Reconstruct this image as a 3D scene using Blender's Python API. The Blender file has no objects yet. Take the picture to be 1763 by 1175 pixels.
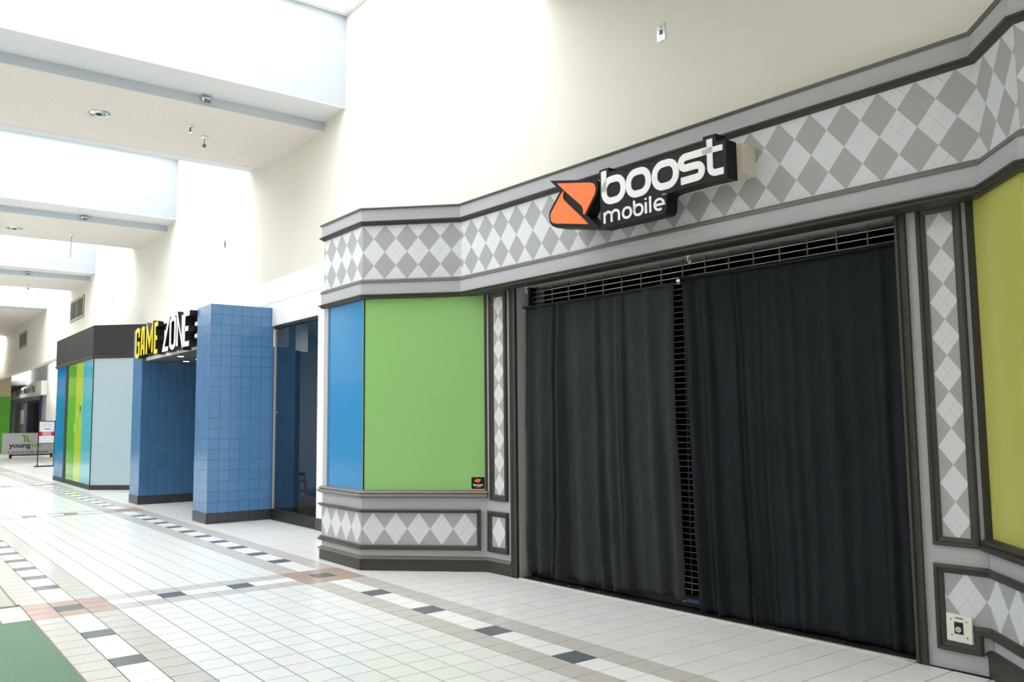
import bpy, math, random
from mathutils import Vector, Matrix, noise
random.seed(7)
scene = bpy.context.scene
COL = scene.collection

# ------------------------------------------------------------------ camera
F_PX, YAW, PITCH, ROLL = 1455.8565, 0.917825, 0.092706, -0.0101645
CAM = Vector((7.25096, -1.31058, 1.47537))
_f = Vector((-math.sin(YAW) * math.cos(PITCH), math.cos(YAW) * math.cos(PITCH), math.sin(PITCH)))
_r0 = Vector((math.cos(YAW), math.sin(YAW), 0.0))
_u0 = _r0.cross(_f)
_r = _r0 * math.cos(ROLL) + _u0 * math.sin(ROLL)
_u = -_r0 * math.sin(ROLL) + _u0 * math.cos(ROLL)
cd = bpy.data.cameras.new('camera')
cam = bpy.data.objects.new('camera', cd)
COL.objects.link(cam)
cd.sensor_fit = 'HORIZONTAL'
cd.sensor_width = 36.0
cd.lens = F_PX / 1763.0 * 36.0
cd.clip_end = 200
M = Matrix.Identity(4)
for i in range(3):
    M[i][0] = _r[i]; M[i][1] = _u[i]; M[i][2] = -_f[i]; M[i][3] = CAM[i]
cam.matrix_world = M
scene.camera = cam

# ------------------------------------------------------------------ world, light, exposure
SKY_STRENGTH = 5.3
world = bpy.data.worlds.new('overcast_sky')
scene.world = world
world.use_nodes = True
bg = world.node_tree.nodes['Background']
bg.inputs[0].default_value = (0.86, 0.93, 1.0, 1)
bg.inputs[1].default_value = 1.0
scene.view_settings.view_transform = 'Standard'
scene.view_settings.look = 'None'
scene.view_settings.gamma = 1.0
scene.view_settings.use_curve_mapping = False
scene.view_settings.exposure = 0.0

def project(x, y, z):
    d = Vector((x, y, z)) - CAM
    w = d.dot(_f)
    if w <= 0.05:
        return None
    return (881.5 + F_PX * d.dot(_r) / w, 587.5 - F_PX * d.dot(_u) / w)

# ------------------------------------------------------------------ materials
MATS = {}
def lin(c):
    return tuple(((v / 255.0) / 12.92 if v / 255.0 <= 0.04045 else ((v / 255.0 + 0.055) / 1.055) ** 2.4) for v in c)

def mat(name, rgb, rough=0.6, spec=0.4, metal=0.0, var=0.0, vscale=6.0, bump=0.0, bscale=40.0, coat=0.0, speckle=0.0, sscale=300.0, rvar=0.0, emit=None, estr=0.0):
    m = bpy.data.materials.new(name)
    m.use_nodes = True
    nt = m.node_tree
    b = nt.nodes['Principled BSDF']
    c = lin(rgb)
    b.inputs['Base Color'].default_value = (*c, 1)
    b.inputs['Roughness'].default_value = rough
    b.inputs['Specular IOR Level'].default_value = spec
    b.inputs['Metallic'].default_value = metal
    if coat:
        b.inputs['Coat Weight'].default_value = coat
        b.inputs['Coat Roughness'].default_value = 0.04
    tc = nt.nodes.new('ShaderNodeTexCoord')
    src = None
    if var or speckle:
        n = nt.nodes.new('ShaderNodeTexNoise')
        n.inputs['Scale'].default_value = sscale if speckle else vscale
        n.inputs['Detail'].default_value = 3
        nt.links.new(tc.outputs['Object'], n.inputs['Vector'])
        r = nt.nodes.new('ShaderNodeMapRange')
        amt = speckle or var
        r.inputs[1].default_value = 0.3; r.inputs[2].default_value = 0.7
        r.inputs[3].default_value = 1 - amt; r.inputs[4].default_value = 1 + amt
        nt.links.new(n.outputs['Fac'], r.inputs[0])
        mx = nt.nodes.new('ShaderNodeVectorMath'); mx.operation = 'SCALE'
        mx.inputs[0].default_value = c
        nt.links.new(r.outputs[0], mx.inputs['Scale'])
        src = mx.outputs[0]
    if rvar:
        oi = nt.nodes.new('ShaderNodeObjectInfo')
        r2 = nt.nodes.new('ShaderNodeMapRange')
        r2.inputs[3].default_value = 1 - rvar; r2.inputs[4].default_value = 1 + rvar
        nt.links.new(oi.outputs['Random'], r2.inputs[0])
        mx2 = nt.nodes.new('ShaderNodeVectorMath'); mx2.operation = 'SCALE'
        if src: nt.links.new(src, mx2.inputs[0])
        else: mx2.inputs[0].default_value = c
        nt.links.new(r2.outputs[0], mx2.inputs['Scale'])
        src = mx2.outputs[0]
    if src:
        nt.links.new(src, b.inputs['Base Color'])
    if bump:
        n2 = nt.nodes.new('ShaderNodeTexNoise')
        n2.inputs['Scale'].default_value = bscale
        n2.inputs['Detail'].default_value = 4
        nt.links.new(tc.outputs['Object'], n2.inputs['Vector'])
        bp = nt.nodes.new('ShaderNodeBump')
        bp.inputs['Strength'].default_value = bump
        bp.inputs['Distance'].default_value = 0.01
        nt.links.new(n2.outputs['Fac'], bp.inputs['Height'])
        nt.links.new(bp.outputs[0], b.inputs['Normal'])
    if emit:
        b.inputs['Emission Color'].default_value = (*lin(emit), 1)
        b.inputs['Emission Strength'].default_value = estr
    MATS[name] = m
    return m

def argyle(name):
    m = bpy.data.materials.new(name); m.use_nodes = True
    nt = m.node_tree; b = nt.nodes['Principled BSDF']
    N = lambda t: nt.nodes.new(t); L = nt.links.new
    def math_(op, a, c=None):
        n = N('ShaderNodeMath'); n.operation = op
        for k, v in ((0, a), (1, c)):
            if v is None: continue
            if isinstance(v, (int, float)): n.inputs[k].default_value = v
            else: L(v, n.inputs[k])
        return n.outputs[0]
    uv = N('ShaderNodeUVMap'); uv.uv_map = 'UVMap'
    sp = N('ShaderNodeSeparateXYZ'); L(uv.outputs[0], sp.inputs[0])
    def tri(a):   # distance to the nearest whole number
        return math_('ABSOLUTE', math_('SUBTRACT', math_('FRACT', math_('ADD', a, 0.5)), 0.5))
    d = math_('ADD', tri(sp.outputs[0]), tri(sp.outputs[1]))
    dark = math_('LESS_THAN', d, 0.5)
    l1 = math_('LESS_THAN', tri(math_('ADD', sp.outputs[0], sp.outputs[1])), 0.011)
    l2 = math_('LESS_THAN', tri(math_('SUBTRACT', sp.outputs[0], sp.outputs[1])), 0.011)
    ln = math_('MAXIMUM', l1, l2)
    tc = N('ShaderNodeTexCoord'); nz = N('ShaderNodeTexNoise'); nz.inputs['Scale'].default_value = 1.3
    L(tc.outputs['Object'], nz.inputs['Vector'])
    fade = N('ShaderNodeMapRange'); fade.inputs[1].default_value = 0.35; fade.inputs[2].default_value = 0.65
    fade.inputs[3].default_value = 0.12; fade.inputs[4].default_value = 0.5
    L(nz.outputs['Fac'], fade.inputs[0])
    mx = N('ShaderNodeMix'); mx.data_type = 'RGBA'
    mx.inputs['A'].default_value = (*lin((212, 215, 217)), 1); mx.inputs['B'].default_value = (*lin((166, 166, 166)), 1)
    L(dark, mx.inputs['Factor'])
    mx2 = N('ShaderNodeMix'); mx2.data_type = 'RGBA'
    mx2.inputs['B'].default_value = (*lin((168, 138, 142)), 1)
    L(math_('MULTIPLY', ln, fade.outputs[0]), mx2.inputs['Factor']); L(mx.outputs['Result'], mx2.inputs['A'])
    L(mx2.outputs['Result'], b.inputs['Base Color'])
    b.inputs['Roughness'].default_value = 0.45; b.inputs['Specular IOR Level'].default_value = 0.35
    MATS[name] = m

def glass(name, tint, gloss=1.0, clear=0.6):
    m = bpy.data.materials.new(name); m.use_nodes = True
    nt = m.node_tree; nt.nodes.clear()
    out = nt.nodes.new('ShaderNodeOutputMaterial')
    t = nt.nodes.new('ShaderNodeBsdfTransparent'); t.inputs[0].default_value = (*lin(tint), 1)
    g = nt.nodes.new('ShaderNodeBsdfGlossy'); g.inputs['Roughness'].default_value = 0.03
    lw = nt.nodes.new('ShaderNodeLayerWeight'); lw.inputs[0].default_value = 0.5
    pw = nt.nodes.new('ShaderNodeMath'); pw.operation = 'POWER'; pw.inputs[1].default_value = 5.0
    f = nt.nodes.new('ShaderNodeMath'); f.operation = 'MULTIPLY_ADD'; f.inputs[1].default_value = 0.95; f.inputs[2].default_value = 0.04
    nt.links.new(lw.outputs['Facing'], pw.inputs[0]); nt.links.new(pw.outputs[0], f.inputs[0])
    x = nt.nodes.new('ShaderNodeMixShader')
    nt.links.new(f.outputs[0], x.inputs[0]); nt.links.new(t.outputs[0], x.inputs[1]); nt.links.new(g.outputs[0], x.inputs[2])
    nt.links.new(x.outputs[0], out.inputs[0])
    MATS[name] = m

argyle('argyle_print')
mat('cream_paint', (228, 224, 213), 0.75, 0.2, bump=0.05, bscale=120)
mat('white_paint', (243, 244, 243), 0.7, 0.2)
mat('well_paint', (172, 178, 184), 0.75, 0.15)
mat('soffit_texture', (232, 225, 216), 0.95, 0.1, speckle=0.07, sscale=45, bump=0.5, bscale=90)
mat('ledge_texture', (228, 229, 229), 0.95, 0.1, speckle=0.06, sscale=45, bump=0.5, bscale=90)
mat('beam_trim_paint', (196, 205, 211), 0.6, 0.3)
mat('floor_grout', (98, 95, 90), 0.8, 0.2)
mat('tile_white_a', (232, 232, 229), 0.22, 0.5, speckle=0.035, sscale=260)
mat('tile_white_b', (235, 235, 232), 0.20, 0.5, speckle=0.03, sscale=260)
mat('tile_white_c', (229, 229, 226), 0.24, 0.5, speckle=0.04, sscale=260)
mat('tile_bright', (246, 246, 243), 0.2, 0.5, speckle=0.015, sscale=260)
mat('tile_grey', (202, 198, 191), 0.22, 0.5, speckle=0.12, sscale=240)
mat('tile_dark', (104, 109, 114), 0.24, 0.5, speckle=0.22, sscale=220)
mat('tile_salmon', (188, 162, 150), 0.22, 0.5, speckle=0.08, sscale=240)
mat('carpet_green', (128, 156, 134), 1.0, 0.05, speckle=0.22, sscale=180, bump=0.9, bscale=260)
mat('mat_rib', (205, 205, 188), 0.6, 0.3)
mat('mat_base', (150, 150, 138), 0.8, 0.2)
mat('brass_edge', (176, 174, 156), 0.4, 0.5)
mat('grey_paint', (176, 177, 179), 0.5, 0.35)
mat('olive_paint', (56, 52, 46), 0.42, 0.45, var=0.02, vscale=4)
mat('cap_paint', (108, 106, 101), 0.4, 0.45)
mat('glass_blue', (22, 128, 186), 0.1, 0.3)
mat('glass_green', (146, 194, 118), 0.2, 0.35)
mat('glass_yellow', (190, 190, 100), 0.25, 0.35)
mat('glass_cyan', (96, 196, 214), 0.08, 0.5, coat=0.5)
mat('glass_lime', (190, 214, 60), 0.1, 0.5, coat=0.4)
mat('glass_leaf', (112, 186, 74), 0.1, 0.5, coat=0.4)
mat('glass_pale', (164, 182, 190), 0.1, 0.5, coat=0.3)
mat('curtain_cloth', (49, 52, 54), 0.92, 0.15, bump=0.8, bscale=17, var=0.08, vscale=3)
mat('curtain_cloth_dark', (33, 37, 40), 0.9, 0.15, bump=0.35, bscale=20, var=0.08, vscale=3)
mat('steel', (214, 208, 198), 0.4, 0.5, metal=0.5)
mat('dull_steel', (128, 122, 114), 0.45, 0.5, metal=0.7)
mat('chrome', (215, 216, 220), 0.12, 0.5, metal=1.0)
mat('black_rail', (30, 31, 33), 0.5, 0.4)
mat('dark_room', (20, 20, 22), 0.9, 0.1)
mat('dim_room', (140, 148, 154), 0.9, 0.1)
mat('sign_black', (18, 19, 21), 0.45, 0.2)
mat('sign_white', (250, 250, 250), 0.35, 0.4)
mat('sign_orange', (255, 128, 62), 0.4, 0.4)
mat('raceway_beige', (214, 205, 190), 0.5, 0.35)
mat('plate_white', (228, 228, 214), 0.4, 0.4)
mat('lock_black', (28, 26, 44), 0.4, 0.4)
mat('screw_metal', (80, 80, 88), 0.4, 0.5, metal=0.6)
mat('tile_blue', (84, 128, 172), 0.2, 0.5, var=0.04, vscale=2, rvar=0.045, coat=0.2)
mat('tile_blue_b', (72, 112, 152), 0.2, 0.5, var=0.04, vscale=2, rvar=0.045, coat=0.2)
mat('blue_grout', (70, 104, 140), 0.8, 0.2)
mat('tile_base', (58, 60, 64), 0.3, 0.5, rvar=0.06)
mat('clad_white', (242, 241, 238), 0.3, 0.4, var=0.02, vscale=5)
mat('clad_joint', (205, 204, 200), 0.8, 0.2)
mat('letter_yellow', (250, 214, 50), 0.35, 0.4)
mat('letter_can', (24, 25, 26), 0.35, 0.45)
mat('portal_soffit', (88, 90, 94), 0.8, 0.2)
mat('portal_fascia', (205, 202, 196), 0.6, 0.3)
mat('kiosk_black', (44, 43, 42), 0.55, 0.35)
mat('kiosk_base', (50, 50, 50), 0.5, 0.35)
glass('pane_grey', (206, 214, 220))
mat('wood_brown', (112, 74, 54), 0.55, 0.3, var=0.1, vscale=20)
mat('cardboard', (150, 118, 84), 0.85, 0.15, var=0.05, vscale=10)
mat('blue_bag', (44, 74, 120), 0.7, 0.3)
mat('vent_frame', (172, 166, 156), 0.6, 0.3)
mat('vent_dark', (70, 64, 58), 0.8, 0.2)
mat('vent_slat', (128, 122, 112), 0.6, 0.3)
mat('lens_dark', (60, 60, 60), 0.3, 0.5)
mat('lamp_glow', (255, 250, 240), 0.5, 0.2, emit=(255, 248, 235), estr=6.0)
mat('fixture_glow', (255, 252, 245), 0.5, 0.2, emit=(255, 252, 245), estr=14.0)
mat('shop_fill_glow', (255, 250, 240), 0.5, 0.2, emit=(255, 250, 242), estr=24.0)
mat('banner_cloth', (205, 205, 205), 0.7, 0.2)
mat('navy_print', (40, 52, 84), 0.6, 0.2)
mat('green_print', (126, 170, 50), 0.6, 0.2)
mat('grey_print', (74, 74, 78), 0.6, 0.2)
mat('black_print', (30, 30, 36), 0.6, 0.2)
mat('red_print', (196, 40, 48), 0.6, 0.2)
mat('poster_white', (240, 240, 244), 0.5, 0.3)
mat('stand_dark', (50, 46, 66), 0.5, 0.4)
mat('green_wall', (96, 170, 60), 0.6, 0.2)
mat('beige_wall', (200, 186, 150), 0.8, 0.2)
mat('brown_band', (78, 66, 54), 0.7, 0.2)
mat('bluegrey_wall', (190, 196, 208), 0.7, 0.2)
mat('indigo_frame', (64, 62, 120), 0.5, 0.3)
mat('lime_flag', (134, 150, 40), 0.6, 0.2)
mat('navy_flag', (44, 36, 84), 0.6, 0.2)
mat('opp_shop', (176, 174, 170), 0.6, 0.3)
mat('opp_tan', (170, 160, 146), 0.7, 0.2)
mat('leaf_dry', (104, 76, 54), 0.8, 0.1)
mat('label_blue', (88, 110, 160), 0.5, 0.3)
mat('skylight_glow', (255, 255, 255), 0.5, 0.0, emit=(246, 250, 255), estr=SKY_STRENGTH)

# ------------------------------------------------------------------ mesh helpers
class MB:
    def __init__(s): s.v = []; s.f = []; s.uv = {}; s.mi = {}
    def add(s, vs, fs, mi=0):
        o = len(s.v); s.v += [tuple(p) for p in vs]
        for f in fs:
            if mi: s.mi[len(s.f)] = mi
            s.f.append(tuple(o + i for i in f))
        return s
    def box(s, x0, y0, z0, x1, y1, z1, mi=0):
        return s.add([(x0, y0, z0), (x1, y0, z0), (x1, y1, z0), (x0, y1, z0), (x0, y0, z1), (x1, y0, z1), (x1, y1, z1), (x0, y1, z1)],
                     [(0, 3, 2, 1), (4, 5, 6, 7), (0, 1, 5, 4), (1, 2, 6, 5), (2, 3, 7, 6), (3, 0, 4, 7)], mi)
    def quad_uv(s, pts, uvs, mi=0):
        s.uv[len(s.f)] = uvs; return s.add(pts, [(0, 1, 2, 3)], mi)
    def prism(s, pts, mp, d0, d1, mi=0):       # flat outline pts, mp(a,b,depth)->xyz
        n = len(pts)
        vs = [mp(a, b, d0) for a, b in pts] + [mp(a, b, d1) for a, b in pts]
        fs = [tuple(range(n - 1, -1, -1)), tuple(range(n, 2 * n))]
        fs += [(i, (i + 1) % n, n + (i + 1) % n, n + i) for i in range(n)]
        return s.add(vs, fs, mi)
    def sweep(s, path, prof, mp, closed=False, mi=0):
        # path: 2-D points, prof: [(offset to the right, height)], mp(a,b,h)->xyz
        n = len(path); P = [Vector(p) for p in path]; vs = []
        for i in range(n):
            d0 = (P[i] - P[i - 1]) if (i > 0 or closed) else None
            d1 = (P[(i + 1) % n] - P[i]) if (i < n - 1 or closed) else None
            d0 = d0.normalized() if d0 else d1.normalized(); d1 = d1.normalized() if d1 else d0
            n0 = Vector((d0.y, -d0.x)); n1 = Vector((d1.y, -d1.x)); m = n0 + n1
            m = m / max(0.25, (1 + n0.dot(n1)))
            for o, h in prof:
                q = P[i] + m * o; vs.append(mp(q.x, q.y, h))
        k = len(prof); fs = []
        for i in range(n if closed else n - 1):
            j = (i + 1) % n
            for a in range(k):
                b = (a + 1) % k
                fs.append((i * k + a, j * k + a, j * k + b, i * k + b))
        if not closed:
            fs.append(tuple(range(k - 1, -1, -1))); fs.append(tuple((n - 1) * k + a for a in range(k)))
        return s.add(vs, fs, mi)
    def tube(s, pts, r, seg=8, mi=0):
        pts = [Vector(p) for p in pts]; n = len(pts); vs = []
        for i, p in enumerate(pts):
            d = (pts[min(i + 1, n - 1)] - pts[max(i - 1, 0)]).normalized()
            a = d.orthogonal().normalized(); b = d.cross(a)
            rr = r[i] if isinstance(r, (list, tuple)) else r
            for k in range(seg):
                t = 2 * math.pi * k / seg
                vs.append(p + a * (rr * math.cos(t)) + b * (rr * math.sin(t)))
        fs = [(i * seg + k, i * seg + (k + 1) % seg, (i + 1) * seg + (k + 1) % seg, (i + 1) * seg + k) for i in range(n - 1) for k in range(seg)]
        fs += [tuple(range(seg - 1, -1, -1)), tuple((n - 1) * seg + k for k in range(seg))]
        return s.add(vs, fs, mi)
    def lathe(s, c, prof, seg=24, axis='z', mi=0):  # prof [(r, h)] around c
        vs = []
        for r, h in prof:
            for k in range(seg):
                t = 2 * math.pi * k / seg; a, b = r * math.cos(t), r * math.sin(t)
                vs.append((c[0] + a, c[1] + b, c[2] + h) if axis == 'z' else (c[0] + a, c[1] + h, c[2] + b))
        n = len(prof)
        fs = [(i * seg + k, i * seg + (k + 1) % seg, (i + 1) * seg + (k + 1) % seg, (i + 1) * seg + k) for i in range(n - 1) for k in range(seg)]
        fs += [tuple(range(seg - 1, -1, -1)), tuple((n - 1) * seg + k for k in range(seg))]
        return s.add(vs, fs, mi)

def mesh_of(name, mb, mats, fixn=True):
    me = bpy.data.meshes.new(name)
    me.from_pydata(mb.v, [], mb.f)
    for m in (mats if isinstance(mats, (list, tuple)) else [mats]):
        me.materials.append(MATS[m])
    if mb.uv:
        ul = me.uv_layers.new(name='UVMap')
        for fi, uvs in mb.uv.items():
            for li, uv in zip(me.polygons[fi].loop_indices, uvs): ul.data[li].uv = uv
    for fi, mi in mb.mi.items(): me.polygons[fi].material_index = mi
    if fixn and not mb.uv:
        import bmesh
        bm = bmesh.new(); bm.from_mesh(me); bmesh.ops.recalc_face_normals(bm, faces=bm.faces); bm.to_mesh(me); bm.free()
    me.update()
    return me

def put(o, parent=None, label=None, cat=None, group=None, kind=None):
    COL.objects.link(o)
    if parent:
        o.parent = parent
        o.matrix_parent_inverse = Matrix.Translation(-parent.location)
    if label: o['label'] = label
    if cat: o['category'] = cat
    if group: o['group'] = group
    if kind: o['kind'] = kind
    return o

def obj(name, mb, mats, parent=None, label=None, cat=None, group=None, kind=None, smooth=False):
    me = mb if isinstance(mb, bpy.types.Mesh) else mesh_of(name, mb, mats)
    if smooth:
        for p in me.polygons: p.use_smooth = True
    return put(bpy.data.objects.new(name, me), parent, label, cat, group, kind)

def thing(name, loc, label, cat=None, group=None, kind=None):
    o = bpy.data.objects.new(name, None); o.location = loc; o.empty_display_size = 0.1
    return put(o, None, label, cat, group, kind)

XYZ = lambda a, b, h: (a, b, h)
def plane_map(o, ux, n, up=(0, 0, 1)):
    o, ux, n, up = Vector(o), Vector(ux).normalized(), Vector(n).normalized(), Vector(up)
    return lambda a, b, h: o + ux * a + up * b + n * h
def arc(cx, cz, rx, rz, a0, a1, n=8):
    return [(cx + rx * math.cos(math.radians(a0 + (a1 - a0) * i / n)), cz + rz * math.sin(math.radians(a0 + (a1 - a0) * i / n))) for i in range(n + 1)]
def rrect(x0, z0, x1, z1, r, n=6):
    return (arc(x1 - r, z1 - r, r, r, 0, 90, n) + arc(x0 + r, z1 - r, r, r, 90, 180, n) + arc(x0 + r, z0 + r, r, r, 180, 270, n) + arc(x1 - r, z0 + r, r, r, 270, 360, n))
def stroke(mb, pts, w, mp, d0, d1, closed=False):
    return mb.sweep(pts, [(-w / 2, d0), (-w / 2, d1), (w / 2, d1), (w / 2, d0)], mp, closed)
def text_mb(body, mp, x, z, width=None, height=1.0, depth=0.004, weight=0.0):
    cu = bpy.data.curves.new('t', 'FONT'); cu.body = body; cu.size = 1.0; cu.offset = weight
    o = bpy.data.objects.new('t', cu); COL.objects.link(o)
    dg = bpy.context.evaluated_depsgraph_get(); dg.update()
    me = o.evaluated_get(dg).to_mesh()
    vs = [v.co.copy() for v in me.vertices]; fs = [tuple(p.vertices) for p in me.polygons]
    o.evaluated_get(dg).to_mesh_clear()
    bpy.data.objects.remove(o); bpy.data.curves.remove(cu)
    x0 = min(v.x for v in vs); x1 = max(v.x for v in vs)
    sx = (width / (x1 - x0)) if width else height
    mb = MB(); mb.add([mp(x + (v.x - x0) * sx, z + v.y * height, depth) for v in vs], fs)
    return mb

# ------------------------------------------------------------------ key dimensions
SU, OU, OV = 0.2144, -0.3716, -0.0216
YW = 3.6934                       # corridor wall on the shop side
XL, C1, YB = -1.407, -0.489, 2.69  # bay of the grey shopfront
SL = 0.046
gy = lambda x: 3.618 + SL * (x - 0.87)
GN = Vector((SL, -1, 0)).normalized(); GX = Vector((1, SL, 0)).normalized()
GL = math.hypot(1, SL)
GMAP = plane_map((0, gy(0), 0), GX, GN)   # a = distance along, b = z, h = out of the gate plane
gs = lambda x: x * GL                      # x coordinate -> along
CU, BAY, DL, DL2, ZW1, ZW2, ZW0 = -2.9541, 7.8418, 0.6721, 2.9724, 5.7106, 5.5829, 7.0116
BEAM = DL2 + DL
YO = -8.2
X0, X1 = -58.0, 17.0

# ------------------------------------------------------------------ floor
floor = obj('floor', MB().box(X0, YO, -0.25, X1, 9.0, -0.003), 'floor_grout', label='pale tiled mall floor with grey, dark and salmon bands', kind='structure')
def tile_kind(i, j):
    near = None
    for c in (-37, 0, 37, 74, 111, 148, 185):
        if abs(i - c) <= 1: near = i - c
    for b in (0, 11):
        if abs(j - b) <= 1:
            if near is not None: return 'dark' if (near == 0 and j == b) else 'salmon'
            if j != b: return 'grey'
            if i < 0: k = -i; return 'dark' if (k >= 5 and (k - 5) % 4 == 0 and k <= 33) else 'bright'
            k = i % 37
            return 'dark' if (5 <= k <= 32 and (k - 5) % 3 == 0) else 'bright'
    if near is not None and j < 12:
        if near != 0: return 'grey'
        return 'dark' if (j - (1 if j > 0 else 2)) % 3 == 0 else 'bright'
    return 'white_' + random.choice('aabbc')
KINDS = ['white_a', 'white_b', 'white_c', 'bright', 'grey', 'dark', 'salmon']
cells = []
for i in range(-80, 260):
    x1 = -i * SU + OU; x0 = x1 - SU
    jmax = 18
    if -10.2 < x0 < -5.2: jmax = 22
    if x1 < -20: jmax = 29
    for j in range(-1, jmax + 1):
        cells.append((i, j, x0, x1))
    for j in range(-40, -1):
        if (-31 <= i <= -2 and j >= -17) or (2 <= i <= 38 and j >= -13): continue
        cells.append((i, j, x0, x1))
def tile_faces(mb, x0, x1, y0, y1, mi=0):
    g, b = 0.0036, 0.0008
    o = [(x0 + g, y0 + g), (x1 - g, y0 + g), (x1 - g, y1 - g), (x0 + g, y1 - g)]
    t = [(x0 + g + b, y0 + g + b), (x1 - g - b, y0 + g + b), (x1 - g - b, y1 - g - b), (x0 + g + b, y1 - g - b)]
    mb.add([(x, y, -0.004) for x, y in o] + [(x, y, 0.0) for x, y in t],
           [(4, 5, 6, 7), (0, 1, 5, 4), (1, 2, 6, 5), (2, 3, 7, 6), (3, 0, 4, 7)], mi)
sized = []
for c in cells:
    i, j, x0, x1 = c
    y0 = j * 0.2 + OV; y1 = y0 + 0.2
    P = [project(x, y, 0) for x, y in ((x0, y0), (x1, y0), (x1, y1), (x0, y1))]
    a = 0
    if all(P):
        cx = sum(p[0] for p in P) / 4; cy = sum(p[1] for p in P) / 4
        if 0 < cx < 1763 and 0 < cy < 1175 and not (y1 > 3.62 and x0 > 0.9):
            a = abs(sum(P[k][0] * P[(k + 1) % 4][1] - P[(k + 1) % 4][0] * P[k][1] for k in range(4))) / 2
            if (x0 > C1 and y1 > x1 + 3.3) or (XL < x0 < C1 and y1 > YB): a = 0
    sized.append((a, c, y0, y1))
sized.sort(key=lambda t: -t[0])
tmesh = {}
for k in KINDS:
    mb = MB(); tile_faces(mb, -SU / 2, SU / 2, -0.1, 0.1); tmesh[k] = mesh_of('floor_tile', mb, 'tile_' + k)
rest = MB()
for n, (a, (i, j, x0, x1), y0, y1) in enumerate(sized):
    k = tile_kind(i, j)
    if n < 300:
        o = bpy.data.objects.new('floor_tile', tmesh[k]); o.location = ((x0 + x1) / 2, (y0 + y1) / 2, 0)
        put(o, floor)
    else:
        tile_faces(rest, x0, x1, y0, y1, KINDS.index(k))
obj('floor_tiling', mesh_of('floor_tiling', rest, ['tile_' + k for k in KINDS], fixn=False), None, floor, kind='stuff')
# green carpet and ribbed mat in the middle of the mall
cy1 = -1 * 0.2 + OV; CY0 = -17 * 0.2 + OV + 0.01
mb = MB().box(OU + SU + 0.012, CY0, -0.006, 6.2, cy1 - 0.012, 0.006)
cp = obj('carpet', mb, 'carpet_green', label='green speckled carpet in the corner beside the salmon tiles', cat='carpet')
obj('carpet_edging', MB().sweep([(OU + SU + 0.006, CY0), (OU + SU + 0.006, cy1 - 0.006), (6.2, cy1 - 0.006)], [(-0.006, -0.006), (-0.006, 0.007), (0.006, 0.007), (0.006, -0.006)], XYZ), 'dull_steel', cp)
rm = thing('ribbed_mat', (-3.0, -2.0, 0), 'pale ribbed walk-off mat at the left edge beyond the salmon tiles', 'mat')
mx0, mx1 = -8.4, OU - 2 * SU - 0.01
obj('mat_base', MB().box(mx0, -2.6, -0.006, mx1, cy1 - 0.012, 0.002), 'mat_base', rm)
obj('mat_edging', MB().box(mx0, cy1 - 0.026, -0.006, mx1, cy1 - 0.004, 0.012), 'brass_edge', rm)
rib = mesh_of('rib', MB().box(-0.016, -1.2, 0, 0.016, 1.2, 0.008), 'mat_rib')
for k in range(90):
    o = bpy.data.objects.new('rib', rib); o.location = (mx1 - 0.03 - k * 0.05, cy1 - 1.24, 0.002); put(o, rm)

# ------------------------------------------------------------------ walls
mb = MB()
mb.box(-44.0, YW, 3.66, X1, YW + 0.25, 7.8)
mb.box(-3.715, YW, 0, XL + 0.02, YW + 0.25, 3.66)
mb.box(-5.395, YW, 2.9588, -3.715, YW + 0.25, 3.66)
mb.box(-9.27, 4.3, 2.64, -6.05, 4.55, 3.66)
mb.box(-20.0, YW, 0, -9.9, YW + 0.25, 3.66)
mb.box(-9.27, YW, 2.64, -5.395, YW + 0.25, 3.66)
wall_r = obj('wall_right', mb, 'cream_paint', label='cream upper wall above the row of shopfronts', kind='structure')
mb = MB(); mb.box(X0, YO - 0.25, 0, X1, YO, 7.8)
obj('wall_left', mb, 'cream_paint', label='cream wall on the far side of the mall', kind='structure')
mb = MB()
for k in range(9):
    xx = 9.5 - k * 6.0
    mb.box(xx - 4.6, YO, 0.0, xx, YO + 0.12, 2.9)
opp = obj('storefront_run', mb, 'opp_shop', label='grey closed shopfronts along the opposite side of the mall', kind='structure')
obj('wall_front', MB().box(X1, YO - 0.25, 0, X1 + 0.25, 9.0, 7.8), 'cream_paint', label='wall closing the near end of the mall', kind='structure')

# ------------------------------------------------------------------ ceiling: beams and skylight wells
ceil = obj('ceiling', MB().box(CU + BAY - BEAM, YO, ZW2, 8.9, YW, 7.8).box(13.1, YO, ZW2, X1, YW, 7.8).box(X0, YO, ZW2, CU - 3 * BAY, YW, 7.8), 'soffit_texture', label='textured beige flat ceiling at the two ends of the mall', kind='structure')
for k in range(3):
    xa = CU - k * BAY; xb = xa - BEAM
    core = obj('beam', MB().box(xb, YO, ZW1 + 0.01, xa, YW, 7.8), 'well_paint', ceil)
    obj('upper_ledge', MB().box(xa - DL, YO, ZW1, xa, YW, ZW1 + 0.01).box(xb, YO, ZW1, xb + DL, YW, ZW1 + 0.01), 'ledge_texture', core)
    obj('soffit', MB().box(xb + DL + 0.012, YO, ZW2, xa - DL - 0.012, YW, ZW1), 'soffit_texture', core)
    obj('riser_trim', MB().box(xa - DL - 0.012, YO, ZW2 - 0.002, xa - DL, YW, ZW1), 'beam_trim_paint', core)
    obj('riser_trim', MB().box(xb + DL, YO, ZW2 - 0.002, xb + DL + 0.012, YW, ZW1), 'beam_trim_paint', core)
xa = CU - 3 * BAY
obj('riser_trim', MB().box(xa - DL - 0.01, YO, ZW2 - 0.012, xa + 0.012, YW, ZW1), 'beam_trim_paint', ceil)
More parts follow.
